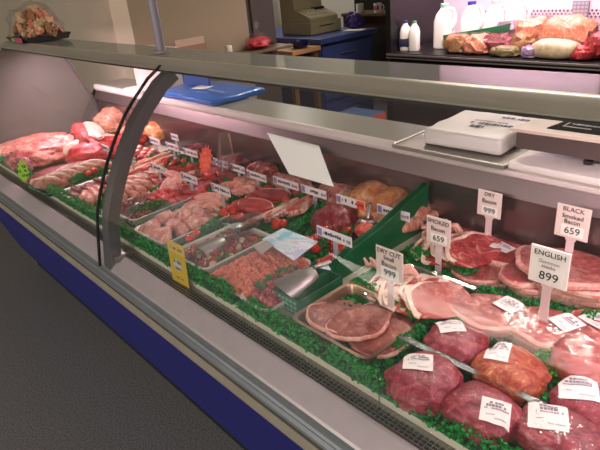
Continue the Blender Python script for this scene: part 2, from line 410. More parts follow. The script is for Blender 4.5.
me = mesh_of(bm); me.materials.append(white_pl); T.data = me
# weighing scale
f0, f1 = at(509, 129, 1.115), at(640, 146, 1.115)
T = thing('weighing_scale', 'cream weighing scale with black keypad on the white cutting board', 'scale', (-.50, 1.50, WZ+.021))
sx = f0.x+.50
fy = f0.y-1.50
bm = nb(); plate(bm, [(sx, fy, .083), (.34, fy+.015, .083), (.34, fy+.25, .098), (sx+.085, fy+.25, .098)], .008); part('top_cover', bm, mat('cream scale plastic', '#f0ddcc', .45), T, smooth=False)
bm = nb(); plate(bm, [(sx+.012, fy+.02, .074), (.33, fy+.03, .074), (.33, fy+.24, .086), (sx+.09, fy+.24, .086)], .050); part('scale_body', bm, mat('brown grey scale body', '#5a4a49', .45), T, smooth=False)
kp = thing  # keypad lies on the sloping cover
bm = nb(); plate(bm, [(sx+.085, fy+.035, .0868), (.33, fy+.045, .0872), (.33, fy+.2, .097), (sx+.125, fy+.2, .097)], .002); K = part('keypad', bm, mat('matt keypad black', '#0c0c10', .9, spec=.1), T, smooth=False, label='black keypad')
bm = nb()
for i in range(3): box(bm, (sx+.15+i*.1, fy+.062, .0896), (.07, .004, .001)); box(bm, (sx+.12+i*.1, fy+.10, .0918), (.003, .075, .001))
scribble(bm, sx+.13, sx+.33, fy+.085, .010, 4, axis='xy', off=.0912)
part('keypad_print', bm, mat('pale print', '#c9c3c0', .5), K, smooth=False)
for px, py in ((sx+.19, fy+.06), (sx+.05, fy+.20), (.28, fy+.07), (.28, fy+.2)):
    bm = nb(); lathe(bm, [(.011, .0), (.012, .010), (.007, .012), (.007, .030)], 14, (px, py, 0)); part('foot', bm, dark, T)
# blue bag with label
b0, b1, b2 = at(158, 97, 1.04), at(208, 108, 1.04), at(264, 91, 1.04)
T = thing('blue_bag', 'shiny blue plastic bag lying flat on the worktop left of centre', 'bag', (-2.385, 1.515, WZ), (0, 0, R(-1)))
bm = nb(); box(bm, (0, 0, .016), (.56, .31, .03), .012, seg=3); bmesh.ops.subdivide_edges(bm, edges=bm.edges[:], cuts=4, use_grid_fill=True)
for v in bm.verts:
    if v.co.z > .003: v.co.z += noise.noise(v.co*9)*.009; v.co.x += noise.noise(v.co*13)*.012; v.co.y += noise.noise(v.co*12+Vector((9, 0, 0)))*.012
blue_bag = mat('blue polythene', '#1467c4', .3, coat=.4, bump=.5, bscale=30)
part('bag_body', bm, blue_bag, T)
bm = nb(); box(bm, (-.03, -.01, .0365), (.085, .075, .002), rot=(0, .02, .4)); part('label_patch', bm, paper, T, smooth=False, label='white label')
bm = nb(); scribble(bm, .02, .2, -.03, .022, 3, axis='xy', off=.037); scribble(bm, .05, .12, -.085, .018, 7, axis='xy', off=.037); part('lettering', bm, mat('pale blue print', '#7fb2e8', .6), T, smooth=False)
q = at(190, 93, 1.05)
T = thing('folder', 'dark blue folder standing upright on the blue bag', 'folder', (-2.50, 1.53, WZ+.034), (0, 0, R(8)))
bm = nb(); box(bm, (0, 0, .055), (.20, .012, .11), .003); part('cover', bm, mat('dark blue card', '#17468f', .5), T, smooth=False)
bm = nb(); box(bm, (.05, -.0068, .08), (.022, .001, .022), .0002); box(bm, (.06, -.0068, .07), (.012, .001, .02)); part('mark', bm, paper, T, smooth=False, label='white mark on the cover')
# white boxes at the left end of the worktop
T = thing('paper_box', 'pinkish white carton standing on the worktop behind the glass strut', 'carton', (-2.83, 1.49, WZ), (0, 0, R(3)))
bm = nb(); box(bm, (0, 0, .11), (.30, .12, .22), .004); part('carton_body', bm, mat('pinkish card', '#d9c6c3', .6), T, smooth=False)
bm = nb(); scribble(bm, -.12, -.03, .16, .02, 3, off=-.061); scribble(bm, -.12, -.05, .13, .02, 9, off=-.061); part('carton_print', bm, purple, T, smooth=False)
bm = nb(); box(bm, (0, 0, .008), (.20, .10, .016), .003); solo('napkin_stack', bm, paper, 'small flat stack of white paper on the worktop left of the strut', 'paper', (-2.88, 1.392, WZ))
T = thing('wall_socket', 'small dark socket on the beige passage wall above the worktop end', 'socket', (-3.43, 1.70, 1.075))
bm = nb(); box(bm, (.006, 0, 0), (.012, .07, .07), .003); part('socket_plate', bm, mat('brown socket', '#6d6152', .5), T, smooth=False)
bm = nb(); lathe(bm, [(.018, 0), (.018, .012), (.008, .02)], 14); part('plug', bm, dark, T, loc=(.012, 0, 0), rot=(0, pi/2, 0))
# food tray on the rail
q = at(40, 36, 1.335)
T = thing('snack_tray', 'black tray of brown crunchy snacks under cling film on the left end of the rail', 'snack tray', (-3.25, 1.05, 1.3255))
bm = nb()
prism(bm, [(-.10, .0), (.10, .0), (.125, .028), (.118, .03), (.095, .006), (-.095, .006), (-.118, .03), (-.125, .028)], -.15, .15)
box(bm, (-.15, 0, .014), (.006, .21, .026)); box(bm, (.15, 0, .014), (.006, .21, .026))
part('tray', bm, dark, T, smooth=False)
bm = nb(); box(bm, (.06, -.124, .016), (.11, .003, .026), rot=None); part('sticker', bm, mat('pink sticker', '#b04a68', .5), T, smooth=False, label='pink sticker')
bm = nb(); box(bm, (-.03, -.124, .018), (.06, .003, .02)); part('sticker', bm, mat('green sticker', '#8f9a62', .5), T, smooth=False, label='pale green sticker')
bm = nb(); blob(bm, (.185, .135, .16), 3, .3, 3.2, 3, (0, 0, .03), .12); part('wrap', bm, film, T)
sn = []
for k in range(3):
    bm = nb(); blob(bm, (.032, .024, .018), k, .7, 2.8, 2, flat=1); sn.append(mesh_of(bm)); sn[-1].materials.append([M_brown, M_cooked, mat('pale crackling', '#d9b98f', .5, var=.3, scale=70)][k])
rnd = random.Random(4)
for k in range(85):
    a = rnd.uniform(0, 2*pi); q = rnd.random()**.5
    o = part('crackling_piece', sn[k % 3], None, None, (T.location.x+.15*q*cos(a), T.location.y+.10*q*sin(a), 1.3255+.03+.125*(1-q*q*.8)*rnd.uniform(.25, 1.0)), (rnd.uniform(0, 6), rnd.uniform(0, 6), 0))
    tag(o, 'piece of brown crunchy snack heaped in the film wrapped tray on the rail', 'snack', 'crunchy snacks in the black tray')

# ------------------------------------------------------------------ staff side
drw = mat('blue drawer paint', '#39467f', .4, var=.05); drw_d = mat('blue drawer edge', '#2c3768', .4)
T = thing('drawer_unit', 'blue wooden drawer unit under the cash register', 'drawer unit', (-3.76, 3.70, 0))
bm = nb(); box(bm, (-.7, .38, .925), (1.44, .80, .05), .006); part('top', bm, drw, T, smooth=False)
bm = nb(); box(bm, (-.72, .38, .45), (1.36, .76, .90)); part('carcass', bm, drw_d, T, smooth=False)
for z, h in ((.76, .22), (.48, .24), (.2, .24)):
    bm = nb(); box(bm, (-.03, .38, z), (.022, .70, h), .004); d = part('drawer', bm, drw, T, smooth=False)
    bm = nb(); box(bm, (-.008, .38, z+.02), (.02, .22, .012), .004); part('handle', bm, steel, d, smooth=False)
reg = mat('register beige', '#8f8468', .5, var=.03); reg_d = mat('register shade beige', '#7b705a', .5)
T = thing('cash_register', 'beige cash register with sloping keyboard on the blue drawer unit', 'cash register', (-4.06, 3.86, .951))
bm = nb(); box(bm, (-.22, .22, .06), (.44, .43, .115), .006); part('cash_drawer', bm, reg, T, smooth=False)
bm = nb(); box(bm, (.002, .22, .075), (.006, .2, .008)); part('drawer_slot', bm, black, T, smooth=False)
bm = nb(); vs0 = len(bm.verts)
prof = [(0, .118), (0, .15), (-.02, .165), (-.22, .235), (-.24, .40), (-.38, .42), (-.43, .36), (-.43, .118)]
v0 = [bm.verts.new((x-.02, .02, z)) for x, z in prof]; v1 = [bm.verts.new((x-.02, .41, z)) for x, z in prof]
bm.faces.new(v0); bm.faces.new(v1[::-1])
for i in range(len(prof)): j = (i+1) % len(prof); bm.faces.new((v0[j], v0[i], v1[i], v1[j]))
part('housing', bm, reg, T, smooth=False)
bm = nb()
for i in range(4):
    for j in range(7): box(bm, (-.085-.035*i, .08+.04*j, .183+.0128*i), (.022, .026, .012), .002, rot=None)
part('keyboard', bm, mat('register keys', '#b9af97', .5), T, smooth=False)
bm = nb(); box(bm, (-.19, .3, .23), (.06, .13, .02), .003); part('display', bm, black, T, smooth=False)
T = thing('wooden_bench', 'pale wooden bench top in front of the blue drawer unit', 'bench', (-4.35, 3.50, 0))
bm = nb(); box(bm, (0, 0, .875), (1.2, .36, .04), .005); part('bench_top', bm, mat('pale wood', '#b5875a', .5, var=.2, scale=5, stretch=(1, 12, 12)), T, smooth=False)
for x in (-.55, .55):
    for y in (-.14, .14):
        bm = nb(); box(bm, (x, y, .4275), (.05, .05, .855), .004); part('leg', bm, mat('bench leg', '#6b4a33', .5), T, smooth=False)
q = atY(300, 45, 3.5)
bm = nb(); lathe(bm, [(.05, 0), (.09, .03), (.10, .06), (.094, .06), (.08, .03), (.045, .008)], 20); solo('bowl', bm, mat('dark blue bowl glaze', '#141c48', .25), 'dark blue bowl on the wooden bench below the register', 'bowl', (q.x, 3.5, .896))
T = thing('meat_bag', 'clear bag of red meat on the passage wall shelf next to the dark door', 'bag', (-3.33, 2.62, 1.041))
bm = nb(); blob(bm, (.075, .10, .05), 4, .25, c=(0, 0, .035)); part('meat', bm, M_red, T)
bm = nb(); blob(bm, (.085, .115, .07), 5, .15, c=(0, 0, .05)); tube(bm, [(0, 0, .09), (0, -.01, .14), (0, .02, .19)], [.05, .015, .03], 10); part('bag_film', bm, film, T)
T = thing('mug_table', 'brown wooden side table carrying two mugs', 'table', (-4.18, 5.05, 0))
wood = mat('brown wood', '#5e4a34', .5, var=.12, scale=4, stretch=(2, 14, 14))
bm = nb(); box(bm, (0, 0, 1.03), (.84, .36, .035), .005); part('table_top', bm, wood, T, smooth=False)
bm = nb(); box(bm, (0, -.14, .95), (.70, .02, .12), .003); part('apron', bm, mat('dark brown wood', '#4a3422', .5, var=.1), T, smooth=False)
for x in (-.36, .36):
    for y in (-.13, .13):
        bm = nb(); box(bm, (x, y, .506), (.09, .07, 1.012), .005); part('leg', bm, wood, T, smooth=False)
def mug(loc, rot, label, kind):
    T = thing('mug', label, 'mug', loc, (0, 0, rot), 'mugs on the side table')
    bm = nb(); lathe(bm, [(.036, 0), (.042, .004), (.043, .095), (.039, .095), (.037, .01)], 24); part('body', bm, white_pl, T)
    bm = nb(); tube(bm, [(.042, 0, .078), (.062, 0, .076), (.074, 0, .055), (.066, 0, .03), (.042, 0, .02)], .006, 8); part('handle', bm, white_pl, T)
    bm = nb()
    for k in range(kind):
        a = -pi/2+(k-.5)*.85
        lathe_pts = [(.0445*cos(a+da), .0445*sin(a+da), .05+dz) for da, dz in ((-.3, -.02), (.3, -.025), (.33, .01), (.1, .028), (-.25, .02))]
        plate(bm, lathe_pts, .001)
    part('motif', bm, mat('mug red', '#c5262b', .4), T, smooth=False)
mug((-4.36, 4.93, 1.048), R(160), 'white mug with a red motif, left of two on the side table', 1)
mug((-4.10, 4.93, 1.048), R(15), 'white mug with red and dark pattern and handle at right on the side table', 2)
bm = nb(); blob(bm, (.11, .09, .10), 2, .3); solo('purple_bag', bm, mat('purple polythene', '#33206e', .35), 'dark purple plastic bag on the drawer unit behind the register', 'bag', (-3.98, 4.40, 1.006))
bm = nb(); box(bm, (0, 0, .0015), (.2, .14, .003), rot=(0, 0, .3)); solo('receipt_paper', bm, paper, 'loose white sheet of paper on the drawer unit beside the register', 'paper', (-3.86, 4.28, .9525))
bm = nb(); box(bm, (0, 0, .07), (.34, .22, .14), .004); box(bm, (0, -.09, .145), (.34, .06, .006)); 
T = thing('wall_shelf', 'narrow wooden shelf on the passage wall behind the rail', 'shelf', (-3.33, 2.30, 1.03)); bm.free()
bm = nb(); box(bm, (0, 0, 0), (.19, 1.16, .02), .003); part('board', bm, wood, T, smooth=False)
for y_ in (-.45, .2):
    bm = nb(); box(bm, (-.085, y_, -.04), (.014, .02, .06)); part('bracket', bm, dark, T, smooth=False)
T = thing('cardboard_box', 'open brown cardboard box on the passage wall shelf', 'box', (-3.32, 1.98, 1.041))
bm = nb()
for c, s in (((0, -.12, .06), (.16, .005, .12)), ((0, .12, .06), (.16, .005, .12)), ((-.08, 0, .06), (.005, .24, .12)), ((.08, 0, .06), (.005, .24, .12)), ((0, 0, .003), (.16, .24, .005))): box(bm, c, s)
part('carton', bm, mat('brown cardboard', '#8c6a55', .7), T, smooth=False)
bm = nb(); box(bm, (.08, 0, .14), (.004, .22, .05), rot=(0, .0, 0)); part('flap', bm, mat('light cardboard', '#b79a86', .7), T, smooth=False)
bm = nb(); lathe(bm, [(.024, 0), (.026, .05), (.024, .062), (.02, .066)], 14); solo('white_pot', bm, cream_pl, 'small cream pot on the passage wall shelf', 'pot', (-3.31, 2.33, 1.041))
# things on the floor beyond the worktop
q = at(386, 113, .0); 
T = thing('colourful_carton', 'carton with orange edge and black yellow blue print on the floor beyond the worktop', 'carton', (-2.98, 3.30, 0))
bm = nb(); box(bm, (0, 0, .22), (.34, .28, .44), .004); part('carton_body', bm, mat('blue carton', '#26405f', .5), T, smooth=False)
bm = nb(); box(bm, (.155, -.143, .22), (.04, .004, .43)); box(bm, (.173, 0, .22), (.004, .28, .43)); part('orange_edge', bm, mat('orange card', '#a8482a', .5), T, smooth=False)
bm = nb(); scribble(bm, -.13, .11, .33, .05, 5, off=-.142); part('yellow_print', bm, mat('yellow print', '#c9a43a', .5), T, smooth=False)
bm = nb(); scribble(bm, -.14, .11, .26, .05, 9, off=-.142); part('black_print', bm, black, T, smooth=False)
bm = nb(); box(bm, (0, 0, .11), (.42, .25, .22), .01); box(bm, (0, 0, .23), (.44, .27, .025), .006)
solo('storage_crate', bm, mat('brown patterned crate', '#6e6048', .6, var=.35, scale=30), 'brown lidded crate on the floor in front of the blue drawers', 'crate', (-3.42, 3.34, 0))

# ------------------------------------------------------------------ display fridge
FX0, FX1, FY, FZ = -2.92, -1.27, 3.70, .872
T = thing('display_fridge', 'black framed open display fridge with pink lit interior behind the counter', 'fridge', (0, 0, 0))
fr_m = mat('fridge black', '#0d0b0d', .4)
fp = mat('fridge pink white lining', '#e2c6d2', .35)
for sx_ in (FX0-.02, FX1+.02):
    bm = nb(); box(bm, (sx_, FY+.35, 1.0), (.05, .78, 2.0)); part('side_frame', bm, fr_m, T, smooth=False)
bm = nb(); box(bm, ((FX0+FX1)/2, FY+.72, 1.0), (FX1-FX0, .03, 2.0)); b_ = part('lining', bm, fp, T, smooth=False)
ZP = atY(480, 13.5, FY+.70).z-.03
bm = nb()
for i in range(44):
    for j in range(3):
        x = FX0+.42+i*.029+(j % 2)*.0145
        if x < FX1-.02: plate(bm, [(x-.010, FY+.702, ZP+j*.022), (x, FY+.702, ZP+j*.022-.010), (x+.010, FY+.702, ZP+j*.022), (x, FY+.702, ZP+j*.022+.010)], .002)
part('perforation', bm, mat('perforation shade', '#5a4450', .6), b_, smooth=False)
bm = nb(); box(bm, ((FX0+FX1)/2, FY+.33, FZ-.03), (FX1-FX0+.06, .76, .05), .004); part('shelf', bm, fr_m, T, smooth=False)
bm = nb(); box(bm, ((FX0+FX1)/2, FY-.055, FZ-.02), (FX1-FX0+.06, .012, .016), .003); box(bm, ((FX0+FX1)/2, FY-.052, FZ-.045), (FX1-FX0+.06, .008, .01), .003); part('shelf_edge', bm, steel_d, T, smooth=False)
bm = nb(); box(bm, ((FX0+FX1)/2, FY+.33, 2.02), (FX1-FX0+.1, .8, .06)); part('roof', bm, fr_m, T, smooth=False)
bm = nb(); box(bm, ((FX0+FX1)/2, FY+.3, .41), (FX1-FX0+.02, .66, .78), .01); part('base', bm, mat('fridge base brown', '#2b2224', .5), T, smooth=False)
bm = nb(); box(bm, ((FX0+FX1)/2, FY-.05, .12), (FX1-FX0, .02, .2), .01); part('kick_plate', bm, steel_d, T, smooth=False)
q = atY(580, 11, FY+.69)
bm = nb(); box(bm, (0, 0, 0), (.12, .012, .14), .002); G = solo('price_card', bm, mat('grey card', '#7d7683', .6), 'grey gridded card on the back of the display fridge', 'card', (q.x, FY+.697, q.z))
bm = nb()
for i in range(4):
    for j in range(5): box(bm, (-.042+.028*i, -.007, -.052+.026*j), (.02, .002, .017))
part('grid', bm, mat('pale grid', '#a9a0ac', .6), G, smooth=False)
# milk
def bottle(loc, s, rot, cap, label, lab=None, big=False, group=None):
    T = thing('milk_bottle', label, 'milk bottle', loc, (0, 0, rot), group)
    mk = mat('milk plastic', '#f1ece4', .35) if 'mk' not in globals() else globals()['mk']
    bm = nb(); w = .145 if big else .082
    h = .30*s if big else .21*s
    prof = [(0, w*.46), (.006, w*.5), (h*.62, w*.5), (h*.78, w*.42), (h*.88, w*.24), (h*.93, w*.2), (h*.955, w*.2)]
    rings = []
    for z, r in prof:
        rg = []
        for k in range(28):
            a = 2*pi*k/28; e = .55 if z < h*.7 else .8
            rg.append(bm.verts.new((math.copysign(abs(cos(a))**e, cos(a))*r, math.copysign(abs(sin(a))**e, sin(a))*r, z)))
        rings.append(rg)
    for q, v in zip(rings, rings[1:]):
        for k in range(28): bm.faces.new((q[k], q[(k+1) % 28], v[(k+1) % 28], v[k]))
    bm.faces.new(rings[0][::-1]); bm.faces.new(rings[-1])
    part('body', bm, mk, T)
    bm = nb(); lathe(bm, [(w*.23, h*.94), (w*.23, h), (w*.2, h*1.01)], 18); part('cap', bm, mat('cap', cap, .4), T)
    if big:
        bm = nb(); tube(bm, [(w*.28, 0, h*.9), (w*.52, 0, h*.88), (w*.66, 0, h*.74), (w*.62, 0, h*.5), (w*.45, 0, h*.42)], .012, 10); part('handle', bm, mk, T)
    if lab:
        bm = nb(); box(bm, (0, 0, h*.27), (w*1.01, w*1.01, h*.30), .004); part('label_band', bm, mat('label band', lab, .5), T)
    return T
mk = mat('milk plastic', '#f1ece4', .35)
q1, q2 = at(415, 47, FZ), at(426, 47, FZ)
bottle((q1.x, 3.80, FZ-.004), 1.08, .3, '#2b2f7d', 'small milk bottle with dark blue cap and navy label, left of the small pair', '#26284a')
bottle((q1.x+.09, 3.80, FZ-.004), 1.08, .3, '#4f9a6c', 'small milk bottle with green cap, right of the small pair')
for k, (x, y, z, cap, l) in enumerate(((.25, 3.98, 0, '#9cc7b4', 'large milk bottle with pale cap, leftmost of the large ones'), (.42, 4.10, .0, '#3a3f9a', 'large milk bottle with blue cap behind the green crate'),
        (.60, 4.14, .0, '#c9b7bd', 'large milk bottle with pale pink cap behind the green crate'), (.765, 4.16, .0, '#dfd2d6', 'large milk bottle at the right end behind the green crate'))):
    bottle((q1.x+x, y, FZ-.004), 1.12, .1, cap, l, big=True)
bm = nb(); box(bm, (0, 0, .05), (.50, .012, .075), .004); box(bm, (0, .06, .016), (.50, .12, .010)); box(bm, (-.245, .06, .05), (.012, .12, .075)); box(bm, (.245, .06, .05), (.012, .12, .075))
solo('green_crate', bm, green_pl, 'tilted green plastic crate in front of the large milk bottles', 'crate', (q1.x+.57, 3.88, FZ+.06), (0, R(-9), 0))
# packs of meat in the fridge
def fpack(px, py, y, r, m, label, cat='meat pack', seed=0, wrapit=True, name='meat_pack', amp=.26, rz=0):
    p = atY(px, py, y)
    T = thing(name, label, cat, (p.x, y, FZ-.004), (0, 0, R(seed*37 % 40-20)), 'packs of meat in the fridge')
    bm = nb(); blob(bm, r, seed, amp, 2.4, 3, (0, 0, r[2]*.6), .6, .72); part('meat', bm, m, T)
    if wrapit:
        bm = nb(); blob(bm, (r[0]*1.1, r[1]*1.1, r[2]*1.1), seed, amp, 2.4, 3, (0, 0, r[2]*.66), .6, .72); part('wrap', bm, film, T)
fpack(458, 43, 3.80, (.10, .08, .085), M_brown, 'brown wrapped joint in the fridge, nearest the milk', seed=1, rz=.5)
fpack(478, 44, 3.79, (.10, .09, .085), M_cooked, 'tan wrapped joint beside the brown joint in the fridge', seed=2)
fpack(497, 41, 3.84, (.12, .09, .085), M_beefd, 'dark red wrapped meat in the middle left of the fridge', seed=3)
fpack(506, 48, 3.74, (.10, .06, .045), mat('olive stuffing', '#77683a', .5, var=.4, scale=30), 'olive green and brown stuffed pack at the front of the fridge shelf', seed=4)
fpack(508, 34, 4.05, (.12, .08, .12), mat('lilac wrap meat', '#8a7484', .4, var=.4, scale=40), 'lilac wrapped pack at the back of the fridge', seed=5)
fpack(536, 34, 4.00, (.14, .10, .14), M_cooked, 'orange pink cooked joint behind the pale loaf in the fridge', seed=6)
fpack(524, 41, 3.88, (.10, .08, .085), M_brown, 'reddish brown wrapped joint left of the pale loaf in the fridge', seed=11)
fpack(530, 48, 3.72, (.05, .05, .05), mat('lilac cap', '#a08aa8', .3), 'small lilac wrapped pack at the front of the fridge shelf', seed=7)
fpack(556, 45, 3.76, (.165, .09, .075), mat('pale loaf', '#c9b391', .55, var=.25, scale=30), 'pale cream oval loaf at the front of the fridge shelf', 'loaf', seed=8, name='pate_loaf', amp=.08)
fpack(566, 32, 4.00, (.20, .12, .15), M_cooked, 'large orange roast joint behind the cream loaf in the fridge', seed=9)
fpack(584, 48, 3.74, (.07, .07, .055), M_red, 'small red wrapped pack right of the cream loaf in the fridge', seed=10)
fpack(598, 42, 3.80, (.06, .09, .095), M_red, 'red wrapped pack at the right edge of the fridge shelf', seed=12)

# ------------------------------------------------------------------ on the deck
DZ = .757
# ---- parsley garnish
def foliage(L, W, H, seed, dens=1.0, leaf=.010):
    bm = nb(); rnd = random.Random(seed)
    n = int(L*W*52000*dens)
    for i in range(n):
        x = rnd.uniform(-L/2, L/2); y = rnd.uniform(-W/2, W/2)
        e = max(0, 1-(2*y/W)**4)*max(0, 1-(2*x/L)**10)
        z = H*(.25+.75*rnd.random()**.6)*(.35+.65*e)*(1+.25*noise.noise(Vector((x*40, y*40, seed))))
        s = leaf*rnd.uniform(.6, 1.2)
        q = Euler((rnd.uniform(-1.1, 1.1), rnd.uniform(-1.1, 1.1), rnd.uniform(0, 6.3))).to_matrix()
        c = Vector((x, y, z))
        p = [c+q@Vector(v)*s for v in ((-.5, 0, 0), (0, -.5, .25), (.5, 0, -.05), (0, .5, .25), (0, 0, -.12))]
        v = [bm.verts.new(k) for k in p]
        for a, b in ((0, 1), (1, 2), (2, 3), (3, 0)): bm.faces.new((v[4], v[a], v[b]))
    me = bpy.data.meshes.new('foliage'); bm.to_mesh(me); bm.free(); return me
def garnish(x, y, L, rot, label, W=.035, H=.026, seed=0, m=None, base=True, z=None, tom=0, group=None):
    T = thing('parsley_garnish', label, 'garnish', (x, y, (DZ if z is None else z)), (0, 0, rot), group)
    me = foliage(L, W, H, seed); me.materials.append(m or green_f)
    part('foliage', me, m or green_f, T, smooth=False)
    if base:
        bm = nb(); box(bm, (0, 0, .003), (L, W*.7, .006), .001); part('base_strip', bm, green_pl, T, smooth=False)
    return T
def g2(p0, p1, label, z=None, **k):
    zz = .775 if z is None else z
    a, b = at(*p0, zz), at(*p1, zz); d = b-a
    return garnish((a.x+b.x)/2, (a.y+b.y)/2, d.length, math.atan2(d.y, d.x), label, z=(None if z is None else z-.018), **k)
front = [(-3.02, .30, 'below the green starburst card'), (-2.70, .30, 'below the row of pork chops'), (-2.38, .30, 'below the white tray of dark steaks'),
         (-2.06, .30, 'just left of the glass strut'), (-1.76, .28, 'in front of the red strips tray'), (-1.47, .28, 'behind the yellow card'),
         (-1.19, .26, 'in front of the orange shredded pork'), (-.885, .30, 'in front of the gammon steaks'), (-.575, .30, 'in front of the nearest labelled joints'), (-.265, .30, 'at the right end of the front edge')]
for i, (x, L, w) in enumerate(front):
    garnish(x, .658, L, 0, 'green parsley strip along the deck front edge '+w, .044, .038, seed=i)
# ---- trays
def tray_mesh(w, l, h, t=.0025, rim=.008, rc=.02):
    """pressed metal tray: floor, sloping walls with rounded corners, rolled rim"""
    bm = nb()
    def loop(sx, sy, z, r):
        pts = []
        for cx, cy, a0 in ((1, 1, 0), (-1, 1, 90), (-1, -1, 180), (1, -1, 270)):
            for k in range(6):
                a = R(a0+18*k); pts.append(bm.verts.new((cx*(sx-r)+r*cos(a), cy*(sy-r)+r*sin(a), z)))
        return pts
    W, L = w/2, l/2
    Ls = [loop(W-.012, L-.012, .0015, rc*.8), loop(W-.004, L-.004, h-.004, rc), loop(W-.002, L-.002, h, rc), loop(W+rim, L+rim, h+.001, rc+rim),
          loop(W+rim, L+rim, h-.002, rc+rim), loop(W, L, h-.004, rc), loop(W-.010, L-.010, 0, rc*.8)]
    bm.faces.new(Ls[0])
    for a, b in zip(Ls, Ls[1:]):
        for i in range(len(a)): j = (i+1) % len(a); bm.faces.new((a[i], a[j], b[j], b[i]))
    bm.faces.new(Ls[-1][::-1])
    return bm
def tray(name, label, x, y, w, l, h, m, rot=0, z=DZ, cat='tray', tilt=0):
    return solo(name, tray_mesh(w, l, h), m, label, cat, (x, y, z), (tilt, 0, rot))
# ---- price tickets
lav = mat('lavender logo', '#8f7fb4', .6)
tick_w = mat('ticket card', '#efe3ea', .45)
stem_m = mat('ticket stem', '#a9adb8', .35, spec=.6)
def ticket(px, py, y, wpx, label, red=False, hi=.062, back=True, zt=None, seed=0, bw=.115, bh=.031):
    """rail ticket: card on a short stem. (px, py) is the middle of the card, y its row"""
    p = atY(px, py, y); zb = DZ
    T = thing('price_ticket', label, 'price ticket', (p.x, y, zb), (0, 0, 0), None)
    h = p.z-zb
    bm = nb(); box(bm, (0, .002, h/2), (.018, .003, h), .001); box(bm, (0, .002, .002), (.03, .03, .004), .001); part('stem', bm, stem_m, T, smooth=False)
    bm = nb(); box(bm, (0, -.002, h), (wpx, .003, bh), .0008); b = part('card', bm, tick_w, T, smooth=False)
    bm = nb(); box(bm, (-wpx*.41, -.0041, h), (wpx*.13, .0008, bh*.75), .002); part('logo_patch', bm, lav, b, smooth=False, label='lavender patch on the card')
    bm = nb(); scribble(bm, -wpx*.29, wpx*.18, h+.001, .011, seed+1, off=-.0041); part('lettering', bm, ink if not red else ink_k, b, smooth=False)
    bm = nb()
    if red: box(bm, (wpx*.36, -.0041, h), (wpx*.27, .0008, bh*.94)); part('price_patch', bm, red_p, b, smooth=False, label='orange red price patch')
    bm = nb(); scribble(bm, wpx*.27, wpx*.45, h, .010, seed+50, off=-.0048); part('price_marks', bm, ink_g if not red else mat('dark red ink', '#a02418', .6), b, smooth=False)
    return T
backrow = [(155, 141, .105, 'white ticket in the back row in front of the brown poultry'), (172.5, 146.5, .115, 'white ticket in the back row, second from the glass strut'),
           (190.5, 152.5, .12, 'white ticket in the back row just left of the red starburst'), (221, 163, .105, 'white ticket in the back row just right of the red starburst'),
           (238, 168.5, .095, 'white ticket in the back row, second right of the red starburst'), (257, 176, .12, 'white ticket in the back row left of the big white reflection'),
           (286, 183, .14, 'white ticket in the back row below the left corner of the white reflection'), (314, 191.5, .125, 'white ticket in the back row below the right corner of the white reflection')]
for i, (x, y, w, l) in enumerate(backrow): ticket(x, y, 1.195, w, l, seed=i*3)
ticket(351, 202, 1.195, .125, 'white ticket with an orange red price patch in the back row', True, seed=31)
ticket(393.5, 212.5, 1.195, .125, 'white ticket in front of the roast birds beside the green divider', seed=37)
ticket(175, 137, 1.27, .07, 'small white ticket at the back wall beside the brown poultry', seed=40)
mid = [(106, 148, .98, .08, 'grey white ticket beside the glass strut in front of the red beef'), (131, 158, .98, .085, 'white ticket among the belly strips just right of the strut'),
       (158, 168, .98, .12, 'white ticket behind the heap of sausages'), (189.5, 178, .985, .115, 'white ticket with dark lettering above the red strips tray'),
       (221, 189.5, .965, .115, 'white ticket behind the tray of chicken fillets')]
for i, (x, y, Y, w, l) in enumerate(mid): ticket(x, y, Y, w, l, seed=60+i*5)
ticket(334.5, 236, .955, .135, 'white ticket in front of the green divider beside the orange mince', seed=90)
# ---- square price tags, right hand side
tag_c = mat('cream tag', '#e6d3cd', .4)
def sqtag(px, py, y, s, lines, price, label, lean=0, psz=.024, hd=None):
    p = atY(px, py, y)
    T = thing('price_tag', label, 'price tag', (p.x, y, DZ), (R(lean), 0, 0))
    h = p.z-DZ
    bm = nb(); box(bm, (0, .003, h/2-.01), (.02, .003, h-.02), .001); box(bm, (0, .003, h-s*.52), (.026, .006, .012), .002); box(bm, (0, .004, .002), (.032, .03, .004), .001); part('stem', bm, mat('tag stem', '#e2c9cc', .35), T, smooth=False)
    bm = nb(); box(bm, (0, 0, h), (s*.93, .004, s), .0016); b = part('board', bm, tag_c, T, smooth=False)
    bm = nb(); box(bm, (s*.03, -.0023, h-s*.26), (s*.62, .0006, s*.33)); part('price_panel', bm, paper, b, smooth=False, label='white price panel')
    for i, (t, sz, dz, mm) in enumerate(lines):
        part('lettering', text_mesh(t, sz), mm, b, (0, -.0028, h+dz*s), (pi/2, 0, 0), False)
    part('price', text_mesh(price, psz), ink_k, b, (s*.03, -.0034, h-s*.26), (pi/2, 0, 0), False)
    return T
sqtag(438.5, 231.5, 1.11, .080, [('SMOKED', .017, .34, ink), ('Bacon', .018, .08, ink_k)], '659', 'cream price tag 659 standing in the parsley beside the green divider')
sqtag(389.5, 265, .86, .084, [('DRY CUT', .016, .38, ink), ('Small', .015, .2, ink), ('Bacon', .018, .0, ink_k)], '999', 'cream price tag 999 in front of the bacon rashers')
sqtag(489.5, 204, 1.30, .078, [('DRY', .016, .36, ink), ('Bacon', .018, .10, ink_k)], '999', 'cream price tag 999 against the back wall by the green divider')
sqtag(572.5, 222.5, 1.28, .088, [('BLACK', .017, .38, ink), ('Smoked', .016, .17, ink_k), ('Bacon', .016, .01, ink_k)], '659', 'cream price tag 659 against the back wall at right', psz=.026)
